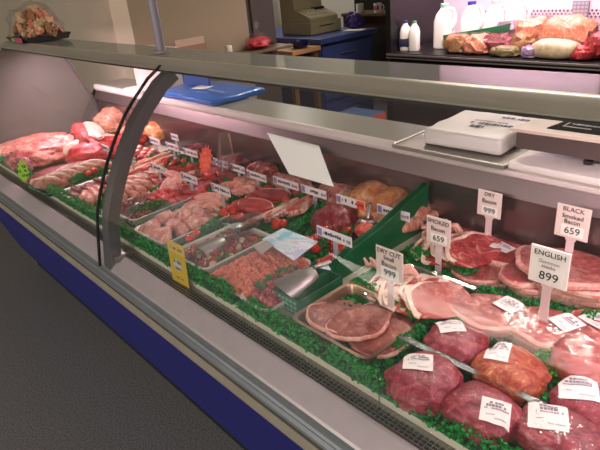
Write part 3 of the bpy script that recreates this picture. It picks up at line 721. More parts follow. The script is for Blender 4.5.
T = sqtag(549, 267, 1.02, .089, [('ENGLISH', .017, .33, ink_k), ('Gammon', .012, .12, ink_g), ('steaks', .012, -.0, ink_g)], '899', 'white price tag ENGLISH 899 standing in the gammon packs, nearest of the right hand tags', psz=.028)
for ch in T.children:
    if ch.name.startswith('board'): ch.data.materials[0] = paper
# ---- starbursts, yellow card, glass reflections built as sheets
def star(loc, rx, rz, rot, m, label, seed, tilt, mark=True, roll=0):
    T = thing('starburst_card', label, 'price card', loc, (tilt, 0, rot))
    n = 13; pts = []
    for k in range(2*n):
        q = 1 if k % 2 == 0 else .76; a = pi*k/n; x_, z_ = rx*q*cos(a), rz*q*sin(a)
        pts.append((x_*cos(roll)+z_*sin(roll), 0, rz+z_*cos(roll)-x_*sin(roll)))
    bm = nb(); plate(bm, pts, .0015); b = part('card', bm, m, T, smooth=False)
    if mark:
        bm = nb()
        for i, w in enumerate((.5, .62, .45)): scribble(bm, -rx*w, rx*w, rz*(1.4-.36*i), rz*.26, seed+i, off=-.0022); scribble(bm, -rx*w, rx*w, rz*(1.4-.36*i), rz*.26, seed+i, off=.0022)
        part('handwriting', bm, mat('marker', '#3f5a1c', .6) if seed < 5 else mat('red marker', '#ff8d78', .6), b, smooth=False)
    return T
neon_g = mat('neon green card', '#9be31a', .6); neon_r = mat('neon red card', '#ff6650', .6)
p = atY(24, 172, .63)
star((p.x, .63, p.z-.056), .026, .060, R(52), neon_g, 'neon green starburst price card leaning inside the left front glass', 2, R(4), roll=R(12))
p = atY(207, 162, 1.10)
star((p.x, 1.10, p.z-.06), .030, .072, R(28), neon_r, 'neon red starburst price card standing in front of the back row tickets', 9, R(6), roll=R(22))
bm = nb(); tube(bm, [(p.x+.01, 1.115, .76), (p.x+.02, 1.125, .89), (p.x+.03, 1.13, .98)], [.02, .035, .025], 10); 
bmesh.ops.translate(bm, vec=(0, .05, 0), verts=bm.verts)
for v in bm.verts: v.co += Vector((noise.noise(v.co*30)*.012, noise.noise(v.co*28+Vector((4, 4, 4)))*.012, 0))
solo('clear_bag', bm, clear, 'crumpled clear bag standing behind the neon red starburst card', 'bag')
q0, q1 = atY(169, 241, .630), atY(184, 276, .630)
T = thing('yellow_card', 'yellow card with grey emblem standing at the deck front edge', 'card', ((q0.x+q1.x)/2, .628, .737), (R(-3), 0, R(2)))
w_, h_ = .088, max(.05, q0.z-.737)
bm = nb(); box(bm, (0, 0, h_/2), (w_, .002, h_), .0005); part('card', bm, mat('mustard card', '#c9a51f', .5, var=.05), T, smooth=False)
bm = nb(); lathe(bm, [(.021, 0), (.021, .0008)], 24); part('emblem', bm, mat('emblem grey', '#b9b9b4', .5), T, (0, -.0012, h_*.47), (pi/2, 0, 0), False)
bm = nb(); scribble(bm, -.016, .016, h_*.54, .010, 5, off=-.0026); scribble(bm, -.013, .014, h_*.38, .008, 6, off=-.0026); scribble(bm, -.03, .03, h_*.86, .010, 7, off=-.0015); scribble(bm, -.02, .02, h_*.14, .006, 8, off=-.0015); part('lettering', bm, mat('brown ink', '#6b5a22', .6), T, smooth=False)
pts = [atY(x, y, yy) for x, y, yy in ((267, 133, 1.318), (319, 146, 1.318), (334, 187, 1.175), (289, 174, 1.175))]  # bright reflection in the front glass, built as a solid white card
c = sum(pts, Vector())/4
bm = nb(); plate(bm, [q-c for q in pts], .002); solo('white_reflection', bm, mat('bright white reflection', '#ffffff', .6), 'large slanted white reflection, built as a sheet behind the back row of tickets', 'sheet', c)
reflection_m = meat('pale blue window reflection', [(.3, '#8fd6ee'), (.45, '#dbeaf8'), (.55, '#eef4fb'), (.62, '#d6c4ee'), (.8, '#a6e0f0')], 4, rough=.3, bump=0)  # sky colours of reflected windows painted into the material
def flat(name, pix, z, m, label, cat, t=.0015, tip=0):
    P = [at(x, y, z) for x, y in pix]; c = sum(P, Vector())/len(P)
    bm = nb(); plate(bm, [q-c for q in P][::-1], t); return solo(name, bm, m, label, cat, c, (tip, 0, 0), smooth=False)
flat('blue_reflection', [(283, 228), (318, 241.5), (294, 260.5), (262, 239)], .842, reflection_m, 'pale blue and white window reflection, built as a sheet over the shredded pork', 'blue_reflection')  # flat sheet standing in for a window reflected in the front glass
flat('blue_reflection', [(326, 261), (331, 270), (316, 267)], .83, reflection_m, 'small pale blue reflection corner, built as a sheet, beside the green divider', 'blue_reflection')
flat('grey_card', [(266, 240), (274, 245), (262, 254), (253.5, 247)], .846, mat('grey card', '#a59a97', .6), 'small plain grey card at the corner of the pale blue reflection', 'card')

# ---- green divider with a slotted lower front
T = thing('green_divider', 'tall green plastic divider between the meat trays and the bacon', 'divider', (-.925, 0, DZ))
bm = nb()
def xa(y): return .0
top = [(.90, .05), (.96, .075), (1.10, .095), (1.32, .155), (1.332, .155)]
pol = [(y, z) for y, z in top]+[(1.332, .0), (.72, .0), (.72, .02)]
prism(bm, pol, -.012, .004); part('panel', bm, green_pl, T, smooth=False)
bm = nb(); prism(bm, [(y, z) for y, z in top]+[(y, z-.006) for y, z in top[::-1]], -.018, .008); part('top_bead', bm, green_pl, T, smooth=False)
T = thing('slotted_basket', 'green slotted plastic basket at the front end of the green divider', 'basket', (-.925, .80, DZ))
lat = mat('slot shade green', '#6fae93', .5)
bm = nb(); box(bm, (.0, 0, .003), (.10, .16, .005))
for s in (-1, 1): box(bm, (s*.049, 0, .025), (.003, .16, .046)); box(bm, (0, s*.079, .025), (.10, .003, .046))
part('basket_body', bm, green_pl, T, smooth=False)
bm = nb()
for i in range(6):
    for j in range(3): box(bm, (-.0512, -.065+.026*i, .011+.014*j), (.002, .017, .007)); box(bm, (-.036+.0145*i, -.0812, .011+.014*j), (.009, .002, .007))
for i in range(4):
    for j in range(5): box(bm, (-.03+.02*i, -.06+.03*j, .0062), (.010, .018, .001))
part('slots', bm, lat, T, smooth=False, label='paler slots')

# ---- scoops
def scoop(loc, rot, label, m, s=1, name='scoop', pitch=0):
    T = thing(name, label, 'scoop', loc, rot)
    bm = nb(); n = 14; sec = []
    for k in range(8):
        u = k/7; r = (.022+.022*u**.7)*s; y = -.045*s*2*(u-.5)
        sec.append([(r*cos(pi+pi*i/n), y-.02*s*abs(sin(pi*i/n))*(u), r*.8*sin(pi+pi*i/n)+.036*s) for i in range(n+1)])
    O = [[bm.verts.new(p) for p in r] for r in sec]; I = [[bm.verts.new((p[0]*.95, p[1], p[2]+.002)) for p in r] for r in sec]
    for k in range(7):
        for i in range(n):
            bm.faces.new((O[k][i], O[k][i+1], O[k+1][i+1], O[k+1][i])); bm.faces.new((I[k][i], I[k+1][i], I[k+1][i+1], I[k][i+1]))
    for k in range(7):
        for i in (0, n): bm.faces.new((O[k][i], O[k+1][i], I[k+1][i], I[k][i]))
    for i in range(n): bm.faces.new((O[7][i], O[7][i+1], I[7][i+1], I[7][i])); bm.faces.new((O[0][i], I[0][i], I[0][i+1], O[0][i+1]))
    bk = [bm.verts.new(p) for p in sec[0]]; bm.faces.new(bk)
    part('bowl', bm, m, T)
    bm = nb(); tube(bm, [(0, .048*s, .018*s), (0, .058*s, .021*s), (0, .075*s, .026*s), (0, .095*s, .030*s)], [.005*s, .006*s, .0065*s, .006*s], 10); part('handle', bm, m, T)
    return T
p = at(213, 247, .80); scoop((p.x, p.y, .833), (R(-6), R(180), R(-8)), 'metal scoop lying in the tray of diced kebab mix', steel, .85, 'metal_scoop')
p = at(297, 275, .83); scoop((p.x, p.y, .842), (R(-14), R(180), R(-16)), 'large metal scoop over the dark diced beef by the green basket', steel, 1.02, 'metal_scoop')
p = at(366, 231, .82); scoop((p.x, p.y, .80), (R(35), 0, R(28)), 'metal scoop filled with red mince beside the green divider', steel, 1.0, 'metal_scoop')
p = at(134, 213, .80); scoop((p.x, p.y, .785), (R(30), 0, R(-14)), 'clear plastic scoop in the tray of red strips', clear, 1.0, 'plastic_scoop')
p = at(249, 232, .80); scoop((p.x, p.y, .80), (R(8), 0, R(-35)), 'clear plastic scoop between the kebab tray and the red steaks', clear, 1.3, 'plastic_scoop')

# ---- lumps and joints, left end
def joint(name, px, py, z, r, m, label, cat, rot=0, seed=0, amp=.14, power=1.0, extra=None, tilt=0, sub=4, zb=DZ):
    p = at(px, py, z)
    T = thing(name, label, cat, (p.x, p.y, zb+.001), (0, tilt, rot))
    bm = nb(); blob(bm, r, seed, amp, 2.2, sub, (0, 0, r[2]*.6), .6, power); part('lean', bm, m, T)
    if extra:
        for nm, rr, cc, mm in extra:
            bm = nb(); blob(bm, rr, seed+3, amp*.8, 2.6, 3, cc, .8); part(nm, bm, mm, T)
    return T
joint('pork_shoulder', 44, 149, .83, (.135, .19, .075), M_porkd, 'large pale pork shoulder joint at the left end of the counter', 'meat joint', R(8), 1, .18,
      extra=[('skin_roll', (.13, .045, .05), (0, -.14, .04), meat('purple skin', [(.3, '#7a3f4c'), (.55, '#a8666c'), (.75, '#c98d88')], 14))])
joint('pork_belly', 30, 141, .80, (.13, .20, .04), M_pork, 'flat pale pork belly slab at the far left end behind the pork shoulder', 'meat joint', R(4), 41, .18)
joint('beef_brisket', 60, 172, .79, (.10, .15, .034), meat('purple beef', [(.3, '#5e1622'), (.5, '#8b2b38'), (.75, '#a9535a')], 7), 'flat dark purple red beef brisket in front of the pork shoulder', 'meat joint', R(5), 4, .18)
joint('rib_rack', 86, 134, .86, (.24, .075, .055), M_beef, 'long red rib rack lying on top of the joints at the left end', 'meat joint', R(-12), 7, .16, zb=.812,
      extra=[('fat_cap', (.2, .05, .03), (.03, .03, .065), M_fatp), ('cut_face', (.02, .045, .04), (-.215, 0, .03), M_red)])
joint('pork_loin', 62, 140, .85, (.10, .12, .05), M_pork, 'pink pork loin piece between the shoulder and the rib rack', 'meat joint', R(30), 9, .2, zb=.79)
joint('beef_topside', 97, 146, .83, (.105, .16, .07), M_red, 'bright red beef topside with a cream strip of fat along its side', 'meat joint', R(-4), 12, .12,
      extra=[('fat_strip', (.028, .15, .055), (-.095, 0, .055), M_fat)])
T = joint('bagged_chicken', 112, 118, .84, (.12, .10, .09), M_birdp, 'pale bagged chicken at the back left corner of the deck', 'chicken', 0, 15, .2)
bm = nb(); blob(bm, (.135, .115, .10), 16, .16, 3, 3, (0, 0, .06)); part('bag_film', bm, film, T)
joint('beef_chuck', 128, 138, .82, (.07, .10, .055), M_red, 'small red beef piece behind the glass strut', 'meat joint', 0, 18, .2)
# poultry along the back wall
def bird(px, py, z, s, m, label, rot, seed, wrap=False, y=None):
    p = at(px, py, z)
    T = thing('whole_chicken', label, 'chicken', (p.x, p.y, DZ+.001), (0, 0, rot), None)
    bm = nb(); blob(bm, (.07*s, .09*s, .055*s), seed, .12, 2, 3, (0, 0, .05*s)); part('breast', bm, m, T)
    for q in (-1, 1):
        bm = nb(); blob(bm, (.028*s, .06*s, .03*s), seed+q, .1, 2, 2, (q*.055*s, -.05*s, .04*s)); part('drumstick', bm, m, T)
        bm = nb(); blob(bm, (.018*s, .045*s, .018*s), seed+q+5, .1, 2, 2, (q*.07*s, .03*s, .05*s)); part('wing', bm, m, T)
    if wrap:
        bm = nb(); blob(bm, (.088*s, .115*s, .066*s), seed+9, .14, 2.6, 3, (0, 0, .05*s)); part('film_bag', bm, film, T)
    return T
bird(143, 124, .83, 1.15, M_birdp, 'pale whole chicken just right of the strut along the back wall', .4, 3)
bird(163, 127, .83, 1.2, M_bird, 'brown whole chicken along the back wall behind the small ticket', .1, 5)
bird(374, 196, .82, 1.1, M_bird, 'orange whole chicken, leftmost of the three by the green divider', -.2, 8, True)
bird(393, 202, .82, 1.05, M_bird, 'orange whole chicken, middle of the three by the green divider', -.15, 11, True)
bird(409, 209, .82, 1.0, M_birdp, 'pale orange whole chicken touching the green divider', -.1, 14, True)
joint('bagged_ribs', 200, 148, .80, (.09, .06, .04), M_beefd, 'dark bagged offcut along the back wall left of the red starburst', 'meat joint', 0, 21, .25)
joint('bagged_ribs', 237, 158, .81, (.10, .07, .04), M_beefd, 'dark red bagged ribs along the back wall right of the red starburst', 'meat joint', .2, 22, .25)
joint('bagged_ribs', 262, 168, .82, (.08, .06, .055), M_beef, 'reddish brown meat lump against the back wall left of the white reflection', 'meat joint', .2, 23, .22)
joint('bagged_ribs', 290, 181, .80, (.12, .05, .04), M_pork, 'pinkish ribs under the white reflection behind the tickets', 'meat joint', 0, 24, .25)
T = joint('bagged_ribs', 345, 190, .81, (.11, .07, .045), M_pork, 'pink wrapped ribs against the back wall right of the white reflection', 'meat joint', .1, 25, .25)
bm = nb(); blob(bm, (.125, .085, .075), 26, .25, 3, 3, (0, 0, .05)); part('film_bag', bm, film, T)

# ---- slices in rows
def slab(bm, w, l, t, seed, bend=.01):
    vs = box(bm, (0, 0, 0), (w, l, t), min(t*.3, .004), seg=2)
    bmesh.ops.subdivide_edges(bm, edges=[e for e in bm.edges if abs((e.verts[0].co-e.verts[1].co).y) > l*.4], cuts=7, use_grid_fill=True)
    for v in bm.verts:
        q = v.co*18+Vector((seed*3.3, seed, 0))
        v.co += Vector((noise.noise(q)*w*.12+bend*sin(v.co.y/l*pi+seed), 0, noise.noise(q*1.3+Vector((5, 5, 5)))*.006))
def chop(loc, rot, label, group, seed, w=.03, l=.10, h=.055, m=None, mf=None, name='pork_chop', cat='chop'):
    T = thing(name, label, cat, loc, rot, group)
    bm = nb(); blob(bm, (w*.5, l*.5, h*.5), seed, .12, 2.4, 3, (0, 0, h*.45), .9, .8); part('lean', bm, m or M_pork, T)
    bm = nb(); tube(bm, [(w*.1*cos(a*3), l*.47*cos(a), h*.45+h*.47*sin(a)) for a in [R(8+k*22) for k in range(8)]], [.004, .007, .0075, .008, .008, .0075, .007, .004], 7); part('fat_edge', bm, mf or M_fat, T)
    return T
a, b = at(46, 183, .80), at(98, 164, .80)
for k in range(12):
    u = k/11; p = a.lerp(b, u)
    chop((p.x+.004*(k % 2), p.y, DZ+.006), (R(-28), 0, R(3)), 'pink pork chop standing in the row between the dark brisket and the parsley', 'row of pork chops', k, .026, .17, .055)
tray('plastic_tray', 'green rimmed tray under the row of pork chops', (a.x+b.x)/2, (a.y+b.y)/2, .19, .34, .018, green_pl, R(4))
p = at(83, 187, .79)
tray('white_tray', 'white tray of dark red steaks left of the glass strut', p.x, .80, .15, .27, .022, white_pl, R(2))
for k in range(8):
    bm = nb(); steak(bm, .05, .028, .012, k, wav=.003)
    solo('dark_steak', bm, M_beefd, 'dark red steak slice lying in the white tray left of the glass strut', 'steak', (p.x+.03*(-1)**k*.8, .70+.027*k, DZ+.012+.004*(k % 3)), (R(-18), 0, R(14*(k % 3-1))), 'dark steaks in the white tray')
def saus(m, name, loc, rot, label, group, r=.014, l=.085, seed=0):
    key = (name, r, l)
    bm = nb(); pts = []; rs = []
    for k in range(12):
        u = k/11*2-1; pts.append((l/2*u, .010*(1-u*u), 0)); rs.append(r*(max(0, 1-abs(u)**5))**.5+.0012)
    tube(bm, pts, rs, 12)
    return bm
sm = []
for k in range(2):
    me = mesh_of(saus(0, 's', 0, 0, 0, 0, .019+.001*k, .092+.008*k)); me.materials.append(M_saus); sm.append(me)
rnd = random.Random(3)
c0 = at(135, 192, .79)
spots = [(112+10*i, 203-5.2*i+dy, .775, 1) for i in range(4) for dy in (-2,)] + []
sp = [(119, 202, .776), (123, 196, .779), (128, 191, .782), (117, 196, .80), (124, 190, .805), (131, 186, .808), (131, 196, .79), (136, 190, .80), (139, 197, .778), (141, 185, .805), (146, 188, .79), (135, 181, .80), (144, 180, .80), (151, 184, .782), (127, 183, .79), (150, 190, .775)]
for k, (x, y, z) in enumerate(sp):
    p = at(x, y, z)
    o = part('sausage', sm[k % 2], None, None, (p.x, p.y, z), (R(rnd.uniform(-8, 8)), R(rnd.uniform(-6, 6)), R(6+rnd.uniform(-14, 14))))
    tag(o, 'plump pink sausage in the heap between the strut and the red strips tray', 'sausage', 'heap of sausages')
for k, (x, y) in enumerate([(83, 197), (88, 200), (94, 197), (96, 191), (90, 193)]):
    p = at(x, y, .775); o = part('sausage', sm[0], None, None, (p.x, p.y, .776), (0, 0, R(-30+9*k)))
    tag(o, 'pink sausage lying in front of the white steak tray, left of the strut', 'sausage', 'sausages left of the strut')
# belly strips
a, b = at(122, 172, .79), at(168, 156, .79)
for k in range(5):
    bm = nb(); slab(bm, .035, .30, .022, k); c = a.lerp(b, .5)
    o = solo('belly_strip', bm, M_band, 'long pink and white belly pork strip behind the sausages', 'belly pork', (c.x-.07+.036*k, c.y+.01*(k % 2), DZ+.022+.006*(k % 2)), (R(1), R(-12), R(3+1.5*k)), 'belly strips behind the sausages')
# lamb chops by the mid row ticket
rnd = random.Random(8)
for k in range(6):
    p = at(142+4*k, 178-1.5*k+2*(k % 2), .79)
    chop((p.x, p.y, DZ+.004), (R(-25), 0, R(rnd.uniform(-25, 5))), 'small lamb chop with white bone edge behind the sausage heap', 'lamb chops behind the sausages', 20+k, .05, .10, .045, M_beef, M_fat, 'lamb_chop')
for k in range(7):
    p = at(176+4*k, 169-1.5*(k % 3), .79); bm = nb(); slab(bm, .028, .13, .026, k+4)
    solo('beef_strip', bm, M_red if k % 2 else M_band, 'red beef strip with a white fat line below the back row tickets', 'beef strip', (p.x, p.y, DZ+.016+.012*(k % 2)), (R(-6), R(-20), R(rnd.uniform(-12, 12))), 'beef strips below the back row tickets')
for k, (x, y) in enumerate([(132, 152), (137, 151), (143, 153), (146, 149), (150, 153), (139, 147), (153, 150)]):
    p = at(x, y, .80); bm = nb(); blob(bm, (.032, .028, .022), k, .25, c=(0, 0, .012)); T = solo('beef_olive', bm, M_red, 'small red stuffed beef roll near the back left, right of the strut', 'beef roll', (p.x, p.y, DZ+.012), (0, 0, k), 'beef rolls')
    bm = nb(); blob(bm, (.014, .013, .008), k, .2, sub=2, c=(0, 0, .033)); part('fat_tip', bm, M_fat, T)
# chicken pieces heaps
fil = []
for k in range(3):
    bm = nb(); blob(bm, (.033, .058, .020), k+30, .2, 1.8, 3, flat=.7); me = mesh_of(bm); me.materials.append(M_chick); fil.append(me)
def heap(name, meshes, pix, z0, label, cat, group, jig=.012, seed=1, rots=(15, 15, 180), layers=1):
    rnd = random.Random(seed)
    for k, (x, y) in enumerate(pix):
        p = at(x, y, z0)
        o = part(name, meshes[k % len(meshes)], None, None, (p.x+rnd.uniform(-jig, jig), p.y+rnd.uniform(-jig, jig), z0+rnd.uniform(-.006, .006)), (R(rnd.uniform(-rots[0], rots[0])), R(rnd.uniform(-rots[1], rots[1])), R(rnd.uniform(-rots[2], rots[2]))))
        tag(o, label, cat, group)
heap('chicken_piece', fil, [(165, 184), (171, 182), (177, 184), (182, 186), (169, 188), (176, 189), (172, 177), (180, 180)], .785, 'pale pink chicken piece in the heap between the two mid row tickets', 'chicken piece', 'chicken pieces between the mid row tickets', seed=2)
heap('turkey_piece', fil, [(205, 203), (209, 199), (213, 201), (212, 206), (205, 208)], .785, 'pale pink turkey piece left of the chicken fillet ticket stem', 'turkey piece', 'turkey pieces by the ticket stem', seed=3)
heap('diced_chicken', fil, [(236, 186), (241, 184), (246, 186), (251, 188), (240, 190), (247, 191), (254, 184), (244, 180), (251, 181)], .785, 'pinkish chicken piece in the heap below the back row tickets', 'chicken piece', 'chicken heap below the back row tickets', seed=4)
stk = []
for k in range(3):
    bm = nb(); steak(bm, .05, .036, .016, k+3, wav=.006); me = mesh_of(bm); me.materials.append(M_red); stk.append(me)
heap('red_escalope', stk, [(216, 172), (222, 174), (229, 176), (211, 176), (218, 179), (226, 180), (205, 173), (200, 176)], .782, 'red beef escalope in the pile right of the red starburst', 'steak', 'red escalopes by the red starburst', seed=5, rots=(20, 20, 180))
heap('red_escalope', stk, [(192, 186), (196, 190), (188, 190), (199, 195), (193, 195), (202, 189)], .782, 'red beef slice behind the red strips tray', 'steak', 'red slices behind the red strips tray', seed=6, rots=(20, 20, 180))

# ---- metal trays along the front
def rng_px(quad, n, seed):
    rnd = random.Random(seed); o = []
    for _ in range(n):
        u, v = rnd.random(), rnd.random()
        a = Vector(quad[0]).lerp(Vector(quad[1]), u); b = Vector(quad[3]).lerp(Vector(quad[2]), u); o.append(tuple(a.lerp(b, v)))
    return o
tray('steel_meat_tray', 'shiny metal tray of red strips just right of the strut', -1.845, .835, .20, .26, .034, tray_m, R(3))
tray('steel_meat_tray', 'shiny metal tray of chicken fillets behind the yellow card', -1.575, .815, .19, .27, .036, tray_m, R(2))
tray('steel_meat_tray', 'shiny metal tray of kebab mix right of the yellow card', -1.315, .80, .175, .26, .036, tray_m, R(1))
tray('steel_meat_tray', 'shiny metal tray under the orange shredded pork', -1.115, .79, .175, .24, .020, tray_m, R(2))
tray('steel_meat_tray', 'shiny metal tray of dark diced beef in front of the green basket', -.985+.0, .735, .11, .15, .028, tray_m, R(0), z=DZ+.0005)
def world_heap(name, meshes, x0, x1, y0, y1, z0, n, label, cat, group, seed, dz=.018, rots=(90, 90, 180)):
    rnd = random.Random(seed)
    for k in range(n):
        u, v = rnd.uniform(-1, 1), rnd.uniform(-1, 1)
        x, y = (x0+x1)/2+u*(x1-x0)/2, (y0+y1)/2+v*(y1-y0)/2
        z = z0+dz*(1-max(abs(u), abs(v))**2)*rnd.random()
        o = part(name, meshes[k % len(meshes)], None, None, (x, y, z), tuple(R(rnd.uniform(-q, q)) for q in rots)); tag(o, label, cat, group)
def cubes(m, s, n=3, amp=.35, el=1.0):
    out = []
    for k in range(n):
        bm = nb(); blob(bm, (s*el, s, s*.85), k+40, amp, 1.6, 2, flat=1, power=.75); me = mesh_of(bm); me.materials.append(m[k % len(m)] if isinstance(m, list) else m); out.append(me)
    return out
world_heap('beef_cube', cubes(M_beefd, .0125), -1.935, -1.755, .72, .83, DZ+.028, 70, 'dark red beef cube at the front of the red strips tray', 'beef cube', 'beef cubes in the red strips tray', 1)
world_heap('red_strip', cubes(M_strip, .010, 3, .3, 2.6), -1.92, -1.765, .86, .95, DZ+.030, 56, 'bright red strip of meat at the back of the red strips tray', 'meat strip', 'red strips in the tray', 2, .026, (20, 20, 180))
garnish(-1.785, .80, .15, R(72), 'green parsley strip along the right side of the red strips tray', .05, .034, 21, z=DZ+.024)
big = []
for k in range(3):
    bm = nb(); blob(bm, (.025, .048, .021), k+60, .26, 1.6, 3, flat=.8); me = mesh_of(bm); me.materials.append(M_chick); big.append(me)
rnd = random.Random(12)
for k in range(16):
    i, j = k % 4, k//4
    o = part('chicken_fillet', big[k % 3], None, None, (-1.64+.04*i+rnd.uniform(-.008, .008), .72+.058*j+rnd.uniform(-.01, .01), DZ+.030+.010*((i+j) % 2)), (R(rnd.uniform(-14, 14)), R(rnd.uniform(-20, 20)), R(40+rnd.uniform(-40, 40))))
    tag(o, 'pale pink raw chicken fillet in the metal tray behind the yellow card', 'chicken fillet', 'chicken fillets in the tray')
km = cubes([M_beefd, M_pep[0], M_pep[1], M_pep[2], M_beefd, M_beef], .0118, 6)
world_heap('kebab_piece', km, -1.39, -1.24, .69, .91, DZ+.024, 150, 'small diced piece of meat, pepper or onion in the kebab mix tray', 'kebab piece', 'diced kebab mix', 3, .022)
bm = nb()
rnd = random.Random(6)
for k in range(300):
    u, v = rnd.uniform(-1, 1), rnd.uniform(-1, 1); q = max(abs(u), abs(v))
    x, y = -1.115+u*.085, .79+v*.115; z = DZ+.018+.035*(1-q**2)+rnd.uniform(-.004, .004)
    a = rnd.uniform(0, 6.3); l = rnd.uniform(.012, .026)
    tube(bm, [(x-l*cos(a), y-l*sin(a), z-.003), (x-l*.3*cos(a+.5), y-l*.3*sin(a+.5), z+.004), (x+l*.4*cos(a-.4), y+l*.4*sin(a-.4), z+.003), (x+l*cos(a), y+l*sin(a), z-.004)], [.003, .006, .006, .003], 6)
blob(bm, (.09, .12, .035), 3, .1, c=(-1.115, .79, DZ+.016))
o = solo('shredded_pork', bm, meat('orange shredded', [(.28, '#b5402f'), (.5, '#d9694f'), (.72, '#ea957c')], 45), 'heap of orange red marinated shredded pork left of the big metal scoop', 'shredded meat'); o['kind'] = 'stuff'
world_heap('diced_beef', cubes(M_beef, .0125), -1.03, -.945, .675, .80, DZ+.020, 48, 'dark red diced beef in the tray in front of the green basket', 'diced beef', 'diced beef by the green basket', 4, .022)
# mid row, centre
p = at(252, 209, .785)
tray('plastic_tray', 'pale plastic tray under the red rump steaks', p.x, p.y, .17, .22, .012, white_pl, R(0))
for k, (x, y, rz) in enumerate([(243, 214, 20), (250, 207, 25), (262, 202, 15), (272, 200, 30), (256, 213, 10)]):
    q = at(x, y, .78); T = thing('rump_steak', 'large bright red rump steak in the pile right of the chicken fillets', 'steak', (q.x, q.y, DZ+.012+.008*k), (R(-4), R(3), R(rz)), 'rump steaks')
    bm = nb(); steak(bm, .07, .05, .018, k+70); part('lean', bm, M_red, T)
    bm = nb(); steak(bm, .07, .05, .019, k+70, .93, 1.03, R(20), R(150)); part('fat_edge', bm, M_fat, T)
for k in range(8):
    q = at(268+6.2*k, 214-1.6*k+2, .785); bm = nb(); slab(bm, .040, .20, .018, k+9, .012)
    solo('belly_slice', bm, M_band, 'pink streaky belly pork slice fanned beside the red rump steaks', 'belly pork', (q.x, q.y-.01, DZ+.036+.004*(k % 3)), (R(-2), R(-24), R(6+2*k)), 'belly slices by the rump steaks')
joint('beef_joint', 335, 218, .80, (.075, .085, .05), M_beefd, 'dark marbled beef joint behind the ticket beside the mince scoop', 'meat joint', .3, 33, .14)
world_heap('stewing_beef', cubes(M_beef, .014), -1.14, -1.04, .985, 1.05, DZ+.014, 30, 'dark red stewing beef cube between the blue reflection and the beef joint', 'beef cube', 'stewing beef behind the blue reflection', 5, .02)
bm = nb(); rnd = random.Random(9)
for k in range(120):
    u, v = rnd.uniform(-1, 1), rnd.uniform(-1, 1)
    x, y = -.985+u*.04, .985+v*.075; z = DZ+.01+.02*(1-max(abs(u), abs(v))**2)
    a = rnd.uniform(0, 6.3); l = .014
    tube(bm, [(x-l*cos(a), y-l*sin(a), z), (x, y, z+.005), (x+l*cos(a), y+l*sin(a), z)], [.0025, .0035, .0025], 6)
o = solo('beef_mince', bm, M_mince, 'small heap of orange red mince behind the front ticket at the green divider', 'mince'); o['kind'] = 'stuff'
bm = nb(); blob(bm, (.028, .035, .02), 4, .3, 5); p = at(365, 233, .82); solo('scoop_mince', bm, M_mince, 'red mince sitting in the scoop beside the green divider', 'mince', (p.x, p.y, .83))
# garnish between products, with tomato wedges
gl_ = [((188, 243), (228, 211), 'between the chicken fillets and the kebab tray'), ((255, 289), (292, 265), 'between the shredded pork and the diced beef'), ((238, 207), (262, 193), 'left of the rump steaks'),
       ((285, 203), (275, 209), 'between the rump steaks and the belly slices'), ((290, 228), (322, 211), 'right of the belly slices'), ((70, 180), (102, 166), 'between the pork chops and the white tray'), ((150, 193), (162, 187), 'right of the sausages'),
       ((292, 258), (312, 245), 'under the blue reflection right of the shredded pork'), ((176, 190), (186, 184), 'between the chicken pieces and the tray'), ((318, 246), (326, 238), 'beside the front ticket stem'), ((342, 236), (357, 226), 'between the beef joint and the mince scoop')]
for k, (a, b, l) in enumerate(gl_): g2(a, b, 'green plastic parsley strip '+l, W=.034, H=.03, seed=30+k, z=.79)
cl = [(150, 158, 'by the belly strips'), (133, 163, 'left of the belly strips'), (189, 164, 'among the beef strips'), (232, 175, 'below the tickets right of the starburst'), (243, 179, 'below the tickets behind the chicken heap'),
      (264, 184, 'under the ticket left of the white reflection'), (302, 195, 'under the ticket below the white reflection'), (322, 206, 'left of the beef joint'), (378, 216, 'in front of the roast birds'), (196, 165, 'just left of the red starburst stem'), (207, 192, 'between the mid row tickets'), (168, 172, 'behind the chicken pieces')]
for k, (x, y, l) in enumerate(cl):
    p = at(x, y, .79); garnish(p.x, p.y, .07, R(-20+17*k), 'small clump of green parsley '+l, .05, .04, 60+k, base=False)
tm = []
for k in range(2):
    bm = nb(); blob(bm, (.017, .016, .013), k, .08, sub=2, flat=1); me = mesh_of(bm); me.materials.append(M_toma); tm.append(me)
for k, (x, y) in enumerate([(190, 237), (196, 232), (226, 207), (222, 211), (128, 177), (119, 184), (205, 213), (196, 215), (234, 210), (285, 196), (268, 187), (296, 191), (322, 215), (313, 245), (184, 160), (150, 149), (224, 213), (325, 228), (88, 172), (94, 169), (240, 215), (372, 218)]):
    p = at(x, y, .80)
    o = part('tomato_wedge', tm[k % 2], None, None, (p.x, p.y, .795), (0, 0, k)); tag(o, 'red tomato wedge set in the green garnish between the meats', 'tomato', 'tomato wedges in the garnish')

rnd = random.Random(31)
names = ['beside the belly strips', 'behind the sausage heap', 'among the beef strips', 'left of the red starburst', 'right of the red starburst', 'behind the chicken heap', 'behind the rump steaks', 'behind the belly slices', 'behind the beef joint', 'left of the roast birds']
for k in range(10):
    x = -2.40+.152*k; garnish(x, 1.155, .09, R(rnd.uniform(-20, 20)), 'parsley clump at the feet of the back row tickets, '+names[k], .05, .042, 140+k, base=False)
for k in range(44):
    x = -2.44+rnd.random()*1.46; y = rnd.choice((1.13, 1.16, .99, 1.0))
    o = part('tomato_wedge', tm[k % 2], None, None, (x, y+rnd.uniform(-.02, .02), DZ+.022+rnd.uniform(0, .02)), (0, 0, k)); tag(o, 'red tomato wedge set in the green garnish between the meats', 'tomato', 'tomato wedges in the garnish')

